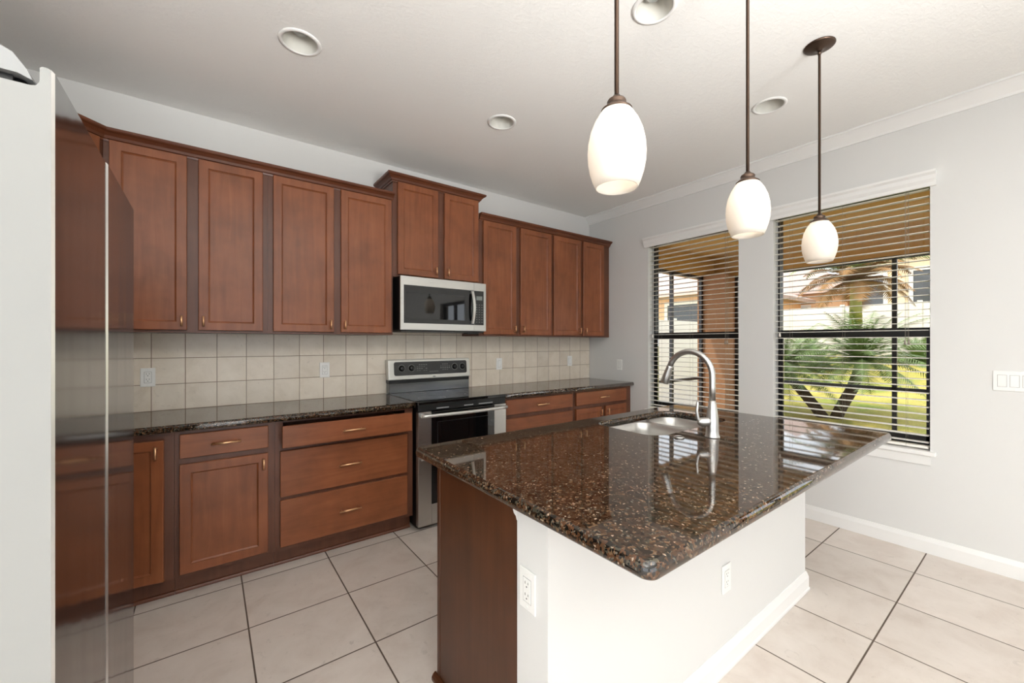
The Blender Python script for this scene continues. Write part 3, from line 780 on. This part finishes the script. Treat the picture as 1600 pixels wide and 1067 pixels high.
for v in bm.verts: v.co.x = v.co.x * 1.3 - 2.072; v.co.z = v.co.z * 0.55 + 1.0445
obj('badge', lean(bm), 'grey_plastic', con)

# ------------------------------------------------------------------ microwave
MX0, MX1, MZ0, MZ1 = -2.500, -1.736, 1.430, 1.8485
r = thing('microwave', 'stainless over-the-range microwave hung under the short cabinet', 'microwave', (-2.12, -0.2, MZ0))
obj('body', boxm(MX0 + 0.002, MX1 - 0.002, -0.385, -0.011, MZ0 + 0.004, MZ1, 0.003, 1), 'black_body', r)
SEAM = -1.854
def ring_panel(x0, x1, z0, z1, ix0, ix1, iz0, iz1, yf, yb):
    bm = new()
    o = [bm.verts.new((x, yf, z)) for x, z in ((x0, z0), (x1, z0), (x1, z1), (x0, z1))]; i = [bm.verts.new((x, yf, z)) for x, z in ((ix0, iz0), (ix1, iz0), (ix1, iz1), (ix0, iz1))]
    ob = [bm.verts.new((v.co.x, yb, v.co.z)) for v in o]; ib = [bm.verts.new((v.co.x, yb, v.co.z)) for v in i]
    ringfaces(bm, o, i, False); ringfaces(bm, ob, ib, False); ringfaces(bm, o, ob, False); ringfaces(bm, i, ib, False)
    return bm
wz0, wz1 = 1.488, 1.780
d = obj('door', ring_panel(MX0, SEAM - 0.0015, MZ0 + 0.008, MZ1 - 0.003, MX0 + 0.026, SEAM - 0.0016, wz0, wz1, -0.405, -0.3855), 'stainless', r)
obj('door_glass', boxm(MX0 + 0.0265, SEAM - 0.002, -0.404, -0.386, wz0 + 0.0005, wz1 - 0.0005), 'black_glass', d)
obj('window_mesh', ring_panel(MX0 + 0.026, SEAM - 0.05, wz0 + 0.001, wz1 - 0.001, MX0 + 0.045, SEAM - 0.085, wz0 + 0.035, wz1 - 0.055, -0.4046, -0.4041), 'black_panel', d)
n = 12
bm = new()
P_ = [(SEAM - 0.022, -0.418 - 0.030 * math.sin(PI * i / n), wz0 + 0.012 + (wz1 - wz0 - 0.02) * i / n) for i in range(n + 1)]
rings = [[bm.verts.new((p[0] + sx_ * 0.013, p[1] + sy_ * 0.006, p[2])) for sx_, sy_ in ((-1, 1), (-0.8, -0.7), (0, -1), (0.8, -0.7), (1, 1))] for p in P_]
for a, b in zip(rings, rings[1:]): ringfaces(bm, a, b)
bm.faces.new(rings[0]); bm.faces.new(rings[-1][::-1])
for z in (wz0 + 0.022, wz1 - 0.018): box(bm, SEAM - 0.031, SEAM - 0.013, -0.422, -0.4035, z - 0.012, z + 0.010)
obj('handle', bm, 'handle_silver', d, smooth=50)
c = obj('control_frame', ring_panel(SEAM + 0.0005, MX1, MZ0 + 0.008, MZ1 - 0.003, SEAM + 0.0006, MX1 - 0.022, wz0, wz1, -0.405, -0.3855), 'stainless', r)
cp_ = obj('control_panel', boxm(SEAM + 0.001, MX1 - 0.0225, -0.4042, -0.386, wz0 + 0.0005, wz1 - 0.0005), 'black_panel', c)
obj('display', boxm(SEAM + 0.022, MX1 - 0.038, -0.4050, -0.4043, 1.700, 1.735), 'display_grey', c)
bm = new()
for j in range(8):
    for i in range(3):
        box(bm, SEAM + 0.020 + i * 0.026, SEAM + 0.032 + i * 0.026, -0.4049, -0.4043, 1.512 + j * 0.021, 1.5155 + j * 0.021)
obj('keypad_lettering', bm, 'panel_mark', c)
bm = boxm(MX0 + 0.01, MX1 - 0.01, -0.392, -0.02, MZ0 - 0.006, MZ0 + 0.0035)
obj('underside', bm, 'black_plastic', r)
obj('lamp_cover', boxm(-1.90, -1.79, -0.375, -0.30, MZ0 - 0.018, MZ0 - 0.0065, 0.002), 'black_plastic', r)

# ------------------------------------------------------------------ refrigerator
r = thing('refrigerator', 'tall stainless two-door refrigerator at the left edge, reflecting the cabinets', 'refrigerator', (-4.25, -1.88, 0))
FXF = -3.867
obj('cabinet', boxm(-4.69, -3.962, -2.330, -1.440, 0.03, 1.772, 0.006), 'grey_plastic', r)
def fr_door(y0, y1, xf, edge_bottom=0.055):
    bm = new(); zt = 1.808; zn = 1.772
    # side outline (x,z): front lip higher than the back of the door top
    out = [(xf - 0.092, 0.055), (xf - 0.004, 0.055), (xf, 0.060), (xf, zt - 0.005), (xf - 0.004, zt), (xf - 0.014, zt), (xf - 0.017, zt - 0.003), (xf - 0.017, zn + 0.010), (xf - 0.021, zn + 0.002), (xf - 0.028, zn), (xf - 0.092, zn)]
    n_ = len(out)
    def ring(y, ins):
        return [bm.verts.new((x - (ins if x > xf - 0.006 else 0), y, z)) for x, z in out]
    Ls = [ring(y0, 0.004), ring(y0 + 0.004, 0.0), ring(y1 - 0.004, 0.0), ring(y1, 0.004)]
    for a, b in zip(Ls, Ls[1:]): ringfaces(bm, a, b, False)
    bm.faces.new(Ls[0]); bm.faces.new(Ls[-1][::-1])
    bmesh.ops.recalc_face_normals(bm, faces=bm.faces[:])
    for f in bm.faces:
        nrm = f.normal
        f.material_index = 0 if nrm.x > 0.95 else (1 if abs(nrm.y) > 0.95 else 2)
    return bm
FRM = ['fridge_front', 'fridge_side', 'fridge_edge']
obj('door', fr_door(-2.340, -1.902, FXF), FRM, r)
obj('door', fr_door(-1.893, -1.432, FXF + 0.003), FRM, r)
for y, s in ((-2.335, 1), (-1.437, -1)):
    bm = new(); w_ = 0.062
    # hinge cover: rounded wedge on the door top, hollow underneath
    pf = [(-3.893, 1.783), (-3.900, 1.800), (-3.915, 1.822), (-3.935, 1.832), (-4.06, 1.832), (-4.06, 1.7755), (-3.945, 1.7755), (-3.935, 1.790), (-3.910, 1.790)]
    y_b = y + s * w_
    a = [bm.verts.new((x, y, z)) for x, z in pf]; b = [bm.verts.new((x, y_b, z)) for x, z in pf]
    ringfaces(bm, a, b, False); bm.faces.new(a); bm.faces.new(b[::-1])
    hc = obj('hinge_cover', bm, 'grey_plastic', r)
    bm = lathe(new(), [(0.010, 1.7725), (0.010, 1.789)], 14, (-3.915, y + s * 0.03)); box(bm, -3.943, -3.918, y + s * 0.012, y + s * 0.05, 1.7725, 1.789)
    obj('hinge_pin', bm, 'black_plastic', r)
for y in (-2.28, -1.49):
    for x in (-4.62, -4.02): obj('foot', lathe(new(), [(0.02, 0.0005), (0.02, 0.0295)], 12, (x, y)), 'black_plastic', r)
obj('base_grille', boxm(-3.955, -3.93, -2.33, -1.44, 0.012, 0.050), 'black_plastic', r)

# ------------------------------------------------------------------ outlets and switches (built facing -Y at their own origin)
def make_outlet(kind, label, group, cat='outlet', gangs=1):
    root = thing('wall_outlet' if cat == 'outlet' else 'light_switch', label, cat, (0, 0, 0), 0, group)
    wd = 0.070 + 0.046 * (gangs - 1)
    pl = obj('wall_plate', boxm(-wd / 2, wd / 2, -0.0062, -0.0003, -0.0575, 0.0575, 0.0025, 2), 'plastic_white', root, True)
    for g in range(gangs):
        cx = (g - (gangs - 1) / 2) * 0.046
        for z in (-0.046, 0.046): obj('screw', lathe(new(), [(0.0, -0.0072), (0.0022, -0.0070), (0.0028, -0.0061)], 10, (cx, z), axis='Y'), 'plastic_white', pl, True)
    for g in range(gangs):
        cx = (g - (gangs - 1) / 2) * 0.046
        gap = obj('device_gap', ring_panel(cx - 0.0180, cx + 0.0180, -0.0345, 0.0345, cx - 0.0165, cx + 0.0165, -0.0330, 0.0330, -0.0064, -0.0060), 'plate_shadow', pl, True)
        if kind == 'duplex':
            rc = obj('receptacle', boxm(cx - 0.0165, cx + 0.0165, -0.0078, -0.0055, -0.0330, 0.0330, 0.001, 1), 'plastic_white', root, True)
            bm = new()
            for s in (-0.0165, 0.0165):
                box(bm, cx - 0.0075, cx - 0.0055, -0.0081, -0.0077, s + 0.001, s + 0.0085); box(bm, cx + 0.0055, cx + 0.0075, -0.0081, -0.0077, s + 0.002, s + 0.0085)
                lathe(bm, [(0.0, -0.0081), (0.0024, -0.0081), (0.0024, -0.0077)], 10, (cx, s - 0.006), axis='Y')
            obj('slots', bm, 'slot_dark', rc, True)
        else:
            bm = new()
            vs_ = [bm.verts.new(p) for p in ((cx - 0.0163, -0.0066, -0.0328), (cx + 0.0163, -0.0066, -0.0328), (cx + 0.0163, -0.0085, 0.0), (cx - 0.0163, -0.0085, 0.0), (cx + 0.0163, -0.0105, 0.0328), (cx - 0.0163, -0.0105, 0.0328), (cx - 0.0163, -0.0055, -0.0328), (cx + 0.0163, -0.0055, -0.0328), (cx + 0.0163, -0.0055, 0.0328), (cx - 0.0163, -0.0055, 0.0328))]
            for q in ((0, 1, 2, 3), (3, 2, 4, 5), (0, 3, 5, 9, 6), (1, 2, 4, 8, 7), (0, 1, 7, 6), (5, 4, 8, 9)): bm.faces.new([vs_[i] for i in q])
            obj('rocker', bm, 'plastic_white', root, True)
    return root
G1 = 'white outlets on the backsplash'
o1 = make_outlet('duplex', 'white outlet on the backsplash tile nearest the refrigerator', G1); o1.location = (-3.952, -0.0102, 1.125)
dup(o1, (-2.946, -0.0102, 1.130), 0, 'white outlet on the backsplash tile left of the range')
sw = make_outlet('rocker', 'white plain switch on the backsplash just right of the range', 'white switches on the backsplash', 'switch'); sw.location = (-1.325, -0.0102, 1.125)
dup(sw, (-0.338, -0.0102, 1.128), 0, 'white plain switch on the backsplash near the window wall corner')
o = dup(sw, (-0.0002, -0.455, 1.092), -PI / 2, 'white switch on the wall between the cabinets and the first window'); del o['group']
o = dup(o1, (ex - 0.0022, -2.4785, 0.640), -PI / 2, 'white outlet on the narrow end of the island half wall'); o['group'] = 'outlets on the island'
o = dup(o1, (-1.958, -2.5602, 0.372), 0, 'white outlet low on the long white front of the island'); o['group'] = 'outlets on the island'
t3 = make_outlet('rocker', 'white triple rocker switch plate on the wall at the right edge', None, 'switch', 3); t3.location = (-0.0002, -3.240, 1.119); t3.rotation_euler = (0, 0, -PI / 2)

# ------------------------------------------------------------------ ceiling lights
def make_can(label):
    root = thing('recessed_light', label, 'ceiling light', (0, 0, 0), 0, 'recessed lights in the ceiling')
    obj('trim_ring', lathe(new(), [(0.0775, -0.0006), (0.097, -0.0006), (0.096, -0.004), (0.086, -0.007), (0.0775, -0.005)], 40, closed=True), 'trim_white', root, True)
    obj('reflector', lathe(new(), [(0.0770, -0.004), (0.0745, 0.02), (0.062, 0.085), (0.050, 0.115), (0.0, 0.117), (0.0, 0.120), (0.053, 0.120), (0.0655, 0.086), (0.0772, 0.02), (0.0775, -0.004)], 40, cap=False), 'reflector_white', root, True)
    obj('bulb', lathe(new(), [(0.0, 0.045), (0.030, 0.047), (0.040, 0.058), (0.041, 0.066), (0.028, 0.095), (0.018, 0.116)], 24), 'bulb_grey', root, True)
    return root
can = make_can('recessed ceiling light above the left wall cabinets, nearest the refrigerator'); can.location = (*CANS[0], H)
dup(can, (*CANS[1], H), 0, 'recessed ceiling light in front of the raised microwave cabinet')
dup(can, (*CANS[2], H), 0, 'recessed ceiling light between the middle and far pendants')
dup(can, (*CANS[3], H), 0, 'recessed ceiling light cut by the top edge, between the near and middle pendant rods')

def make_pendant(label):
    """origin at the ceiling"""
    root = thing('pendant_light', label, 'pendant light', (0, 0, 0), 0, 'pendant lights over the island')
    zb = 1.745 - H; zt = 1.952 - H
    obj('ceiling_canopy', lathe(new(), [(0.066, -0.0005), (0.0665, -0.005), (0.060, -0.009), (0.035, -0.015), (0.014, -0.021), (0.0095, -0.028), (0.0, -0.028)], 40), 'bronze', root, True)
    obj('rod', tube(new(), [(0, 0, -0.026), (0, 0, -0.045), (0, 0, -0.0452), (0, 0, zt + 0.030)], [0.0078, 0.0078, 0.0058, 0.0058], 14), 'bronze', root, True)
    obj('socket_cap', lathe(new(), [(0.0, zt + 0.034), (0.009, zt + 0.034), (0.012, zt + 0.029), (0.0225, zt + 0.022), (0.025, zt + 0.017), (0.023, zt + 0.012), (0.026, zt + 0.007), (0.040, zt - 0.004), (0.041, zt - 0.009), (0.0, zt - 0.009)], 32), 'bronze', root, True)
    hh = zt - zb
    pr = [(0.00, 0.0375), (0.06, 0.0455), (0.15, 0.0565), (0.28, 0.0670), (0.42, 0.0730), (0.55, 0.0750), (0.68, 0.0735), (0.80, 0.0690), (0.91, 0.0620), (1.0, 0.0545)]
    outp = [(r_, zt - 0.006 - t * (hh - 0.006)) for t, r_ in pr]
    inp = [(r_ - 0.003, z) for r_, z in outp[::-1]]
    obj('shade', lathe(new(), outp + inp, 48, closed=True), 'frosted', root, True)
    obj('bulb', lathe(new(), [(0.0, zt - 0.115), (0.014, zt - 0.112), (0.025, zt - 0.098), (0.029, zt - 0.080), (0.024, zt - 0.058), (0.014, zt - 0.035), (0.013, zt - 0.010)], 20), 'bulb_lit', root, True)
    return root
k = NT('bulb_lit'); k.b.inputs['Emission Color'].default_value = (1, 0.92, 0.82, 1); k.b.inputs['Emission Strength'].default_value = 6.0; k.set(Base_Color=lin(240, 236, 228)); M['bulb_lit'] = k.m
PEND = [(-2.803, -2.685), (-2.025, -2.675), (-1.205, -2.664)]
p = make_pendant('bronze pendant light with white glass shade, nearest and largest of three'); p.location = (*PEND[0], H)
dup(p, (*PEND[1], H), 0, 'bronze pendant light with white glass shade, the middle one of three')
dup(p, (*PEND[2], H), 0, 'bronze pendant light with white glass shade hanging before the lawn window')

# ------------------------------------------------------------------ family room behind the camera (mirrored in the glass)
bm = new()
for y in (D1[0], D1[1] - 0.05, (D1[0] + D1[1]) / 2 - 0.025): box(bm, 0.06, 0.11, y, y + 0.05, 0.0, 2.10)
for z in (0.0, 2.05): box(bm, 0.06, 0.11, D1[0], D1[1], z, z + 0.05)
struct('door_1', bm, 'frame_black', 'black framed glass patio door beside the switches')
bm = new()
for x in (-7.0, -5.22, -3.42, -1.66): box(bm, x, x + 0.06, -8.09, -8.03, 0.1, 2.5)
for z in (0.1, 2.44): box(bm, -7.0, -1.6, -8.09, -8.03, z, z + 0.06)
struct('window_3', bm, 'trim_white')
bm = new()
for y in (-7.4, -5.95, -4.5, -3.06): box(bm, -8.09, -8.03, y, y + 0.06, 0.1, 2.5)
for z in (0.1, 2.44): box(bm, -8.09, -8.03, -7.4, -3.0, z, z + 0.06)
struct('window_4', bm, 'trim_white')

# ------------------------------------------------------------------ outside
LX = 3.33
struct('patio_slab', boxm(0.18, LX + 0.3, -8.0, 0.455, -0.16, -0.03), 'concrete').name = 'patio_floor'
bm = new(); box(bm, 0.181, LX + 0.35, -8.2, 0.45, 2.78, 2.84)
struct('ceiling_patio', bm, 'stucco_tan', 'tan ceiling of the covered patio')
bm = new(); box(bm, LX, LX + 0.30, -8.2, 0.45, 2.45, 2.779); box(bm, 0.181, LX - 0.0005, 0.18, 0.45, 2.45, 2.779)
struct('beam_patio', bm, 'stucco_tan', 'tan beam around the covered patio')
struct('column_patio', boxm(LX - 0.32, LX + 0.10, -0.165, 0.30, -0.03, 2.449), 'stucco_brown', 'brown stucco column at the corner of the patio')
sc = thing('patio_screen', 'black metal screen frame on the open sides of the patio', 'screen frame', (LX, -1.0, -0.03))
bm = new(); box(bm, LX + 0.01, LX + 0.055, -8.0, -0.166, 2.405, 2.4495); box(bm, LX + 0.01, LX + 0.055, -8.0, -0.166, -0.029, 0.03); obj('rail', bm, 'frame_black', sc)
obj('rail', boxm(LX + 0.01, LX + 0.05, -8.0, -0.166, 0.722, 0.765), 'frame_black', sc)
for y in (-0.215, -2.165, -4.1, -6.1): obj('post', boxm(LX + 0.01, LX + 0.055, y, y + 0.048, -0.029, 2.449), 'frame_black', sc)
bm = new(); box(bm, 0.20, LX - 0.321, 0.20, 0.245, 2.405, 2.4495); box(bm, 0.20, LX - 0.321, 0.20, 0.245, -0.029, 0.03); obj('rail', bm, 'frame_black', sc)
obj('rail', boxm(0.20, LX - 0.321, 0.20, 0.24, 0.722, 0.765), 'frame_black', sc)
for x in (0.9, 2.08, 2.955): obj('post', boxm(x, x + 0.05, 0.20, 0.245, -0.029, 2.449), 'frame_black', sc)

struct('path_side', boxm(0.18, 9.6, 0.46, 1.88, -0.20, -0.05), 'concrete', 'pale concrete beside the patio')
def gz(x): # the lawn climbs away from the house
    t = min(max((x - 5.0) / 9.0, 0), 1); return -0.16 + 1.03 * t
bm = new(); N = 40; vs2 = []
for i in range(N + 1):
    x = LX + 0.29 + (60 - LX) * (i / N) ** 1.6
    vs2.append([bm.verts.new((x, y, gz(x))) for y in [-30 + 60 * j / 24 for j in range(25)]])
for a, b in zip(vs2, vs2[1:]):
    for j in range(24): f = bm.faces.new((a[j], a[j + 1], b[j + 1], b[j])); f.smooth = True
struct('lawn', bm, 'lawn')
# white fences
def fence(label, p0, p1, h_, g0, g1):
    p0, p1 = Vector(p0), Vector(p1); L_ = (p1 - p0).length; d = (p1 - p0).normalized(); nrm = Vector((-d.y, d.x))
    root = thing('garden_fence', label, 'fence', (p0.x, p0.y, g0), group='white garden fences')
    n_ = max(1, round(L_ / 2.0)); bm = new(); pts = []
    for i in range(n_ + 1):
        q = p0 + d * L_ * i / n_; g = g0 + (g1 - g0) * i / n_; pts.append((q, g))
    for (a, ga), (b, gb) in zip(pts, pts[1:]):
        vv = [bm.verts.new((q.x + nrm.x * s, q.y + nrm.y * s, z)) for q, g in ((a, ga), (b, gb)) for s in (-0.02, 0.02) for z in (g - 0.1, g + h_)]
        for q in ((0, 1, 5, 4), (2, 3, 7, 6), (1, 3, 7, 5), (0, 2, 6, 4), (0, 1, 3, 2), (4, 5, 7, 6)): bm.faces.new([vv[i] for i in q])
    obj('panel', bm, 'vinyl_white', root)
    for q, g in pts: obj('post', boxm(q.x - 0.06, q.x + 0.06, q.y - 0.06, q.y + 0.06, g - 0.1, g + h_ + 0.05), 'vinyl_white', root)
fence('white fence along the back of the lawn behind the palm', (15.3, 3.5), (15.3, -9.0), 1.85, gz(14.2) - 0.02, gz(14.2) - 0.02)
fence('white fence at the side of the house seen through the first window', (0.5, 1.9), (9.2, 1.9), 1.90, -0.08, -0.04)

def house(label, x, y0, y1, depth, g, zw, roof_h, wall, wins, over=0.5, gable=False):
    root = thing('neighbor_house', label, 'house', (x, (y0 + y1) / 2, g))
    obj('wall', boxm(x, x + depth, y0, y1, g - 0.5, zw), wall, root)
    bm = new(); a = [(x - over, y0 - over), (x + depth + over, y0 - over), (x + depth + over, y1 + over), (x - over, y1 + over)]
    lo = loop(bm, a, zw); l2 = loop(bm, a, zw + 0.18); ringfaces(bm, lo, l2, False); bm.faces.new(lo[::-1])
    ym = (y0 + y1) / 2
    if gable:
        r0, r1 = bm.verts.new((x - over, ym, zw + roof_h)), bm.verts.new((x + depth + over, ym, zw + roof_h))
    else:
        q = min(depth, y1 - y0) / 2
        r0, r1 = bm.verts.new((x + q, ym, zw + roof_h)), bm.verts.new((x + depth - q + 0.01, ym, zw + roof_h))
    bm.faces.new((l2[0], l2[1], r1, r0)); bm.faces.new((l2[2], l2[3], r0, r1)); bm.faces.new((l2[3], l2[0], r0)); bm.faces.new((l2[1], l2[2], r1))
    obj('roof', bm, 'roof', root)
    for wy0, wy1, wz0, wz1 in wins:
        wf = obj('window', ring_panel(0, wy1 - wy0 + 0.3, wz0 - 0.15, wz1 + 0.15, 0.15, wy1 - wy0 + 0.15, wz0, wz1, -0.06, 0.0), 'vinyl_white', root, True)
        wf.data.transform(Matrix.Translation((x - root.location.x, wy1 + 0.15 - root.location.y, -root.location.z)) @ Matrix.Rotation(-PI / 2, 4, 'Z'))
        obj('pane', boxm(x - 0.02, x + 0.01, wy0, wy1, wz0, wz1), 'house_glass', wf) if False else None
        pn = boxm(x - 0.02, x + 0.01, wy0, wy1, wz0, wz1); pn.transform(Matrix.Translation(-root.location))
        obj('pane', pn, 'house_glass', wf, True)
    return root
house('peach neighbor house with a brown roof seen through the first window', 13.0, 4.6, 11.5, 8.0, 0.5, 3.35, 1.9, 'stucco_peach', [(5.65, 7.2, 2.0, 3.0)])
house('orange neighbor house with a wide roof left of the tall palm', 22.0, 2.9, 9.5, 8.0, 1.0, 3.9, 2.4, 'stucco_peach', [(4.6, 5.4, 2.4, 3.2)])
house('cream neighbor house with two dark windows behind the fence', 20.0, -4.5, 2.3, 8.0, 1.0, 5.5, 2.2, 'stucco_cream', [(1.15, 2.05, 3.0, 4.3), (-0.75, 0.2, 3.0, 4.35)])

# palms
def frond(bm, base_, az, el, length, droop, width, nl=26, rng=random, hwid=0.012):
    p = Vector(base_); d = Vector((math.cos(az) * math.cos(el), math.sin(az) * math.cos(el), math.sin(el)))
    st_ = length / nl; prev = None
    for i in range(nl + 1):
        t = i / nl
        side = d.cross(Vector((0, 0, 1)))
        side = side.normalized() if side.length > 1e-3 else Vector((1, 0, 0))
        if i > 1:
            L_ = width * math.sin(PI * min(1, 0.12 + 0.85 * t)) ** 0.8 * (0.85 + 0.3 * rng.random())
            for s in (-1, 1):
                tip = p + (side * s * 0.8 + d * 0.55).normalized() * L_ + Vector((0, 0, -0.30 * L_ + 0.12 * L_ * rng.random()))
                hw = d * hwid
                v0, v1, v2 = bm.verts.new(p - hw), bm.verts.new(p + hw), bm.verts.new(tip)
                bm.faces.new((v0, v1, v2))
        r_ = 0.010 * (1 - 0.8 * t)
        ring = [bm.verts.new(p + side * r_), bm.verts.new(p + Vector((0, 0, r_))), bm.verts.new(p - side * r_)]
        if prev:
            for a in range(2): bm.faces.new((prev[a], prev[a + 1], ring[a + 1], ring[a]))
        prev = ring
        p = p + d * st_; d = (d + Vector((0, 0, -droop * st_ / length * (0.5 + t)))).normalized()
def crown(center, n_, length, width, seed, elmin=-0.35, elmax=1.25, droop=1.0, hwid=0.012):
    rg = random.Random(seed); bm = new()
    for i in range(n_):
        az = i * 2.399963 + rg.random() * 0.3; el = elmin + (elmax - elmin) * ((i + 0.5) / n_)
        frond(bm, center, az, el, length * (0.85 + 0.3 * rg.random()), droop * (0.8 + 0.4 * rg.random()), width, 30, rg, hwid)
    return bm
pal = thing('date_palm', 'dark double-trunked feathery palm growing in a V on the lawn', 'palm tree', (5.75, -0.83, -0.15))
def trunk(pts, r0, r1): 
    n_ = len(pts); return tube(new(), pts, [r0 + (r1 - r0) * i / (n_ - 1) for i in range(n_)], 12)
tr1 = [(5.72, -0.86, -0.20), (5.78, -0.98, 0.15), (5.84, -1.12, 0.48), (5.86, -1.21, 0.80), (5.86, -1.25, 1.0)]
tr2 = [(5.72, -0.78, -0.20), (5.70, -0.60, 0.08), (5.62, -0.42, 0.36), (5.52, -0.24, 0.62), (5.46, -0.12, 0.85)]
obj('trunk', trunk(tr1, 0.10, 0.085), 'bark', pal); obj('trunk', trunk(tr2, 0.10, 0.085), 'bark', pal)
obj('fronds', crown((5.86, -1.25, 1.0), 52, 1.15, 0.27, 3, -0.3, 1.3, 1.1), 'frond_green', pal)
obj('fronds', crown((5.46, -0.12, 0.85), 54, 1.10, 0.27, 5, -0.35, 1.2, 1.1), 'frond_green', pal)
tp_ = thing('tall_palm', 'tall straight palm with dry hanging fronds and a green crownshaft near the back fence', 'palm tree', (12.4, 0.35, gz(12.4)))
tx, ty = 12.4, 0.35
obj('trunk', trunk([(tx, ty, gz(tx) - 0.1), (tx, ty, 1.2), (tx, ty, 2.0)], 0.17, 0.15), 'bark', tp_)
obj('crownshaft', trunk([(tx, ty, 1.9), (tx, ty, 2.4), (tx, ty, 3.0), (tx, ty, 3.3)], 0.17, 0.13), 'palm_sheath', tp_)
obj('fronds', crown((tx, ty, 3.25), 28, 1.7, 0.5, 9, -0.1, 1.2, 1.7, 0.03), 'frond_dry', tp_, label='dry brown hanging fronds')
obj('fronds', crown((tx, ty, 3.3), 12, 2.4, 0.45, 12, 0.6, 1.3, 1.6, 0.03), 'frond_pale', tp_)
for i, (x, y, s, lb) in enumerate(((12.6, 1.7, 0.9, 'pale feathery shrub by the back fence, left of the tall palm'), (12.9, -1.0, 0.8, 'green feathery shrub by the back fence, under the cream house windows'), (10.9, 0.9, 0.75, 'low feathery shrub in the lawn behind the double palm'))):
    sh_ = thing('garden_shrub', lb, 'shrub', (x, y, gz(x)))
    obj('fronds', crown((x, y, gz(x)), 30, 1.2 * s, 0.28 * s, 20 + i, 0.1, 1.4, 1.2, 0.016), 'frond_pale', sh_)
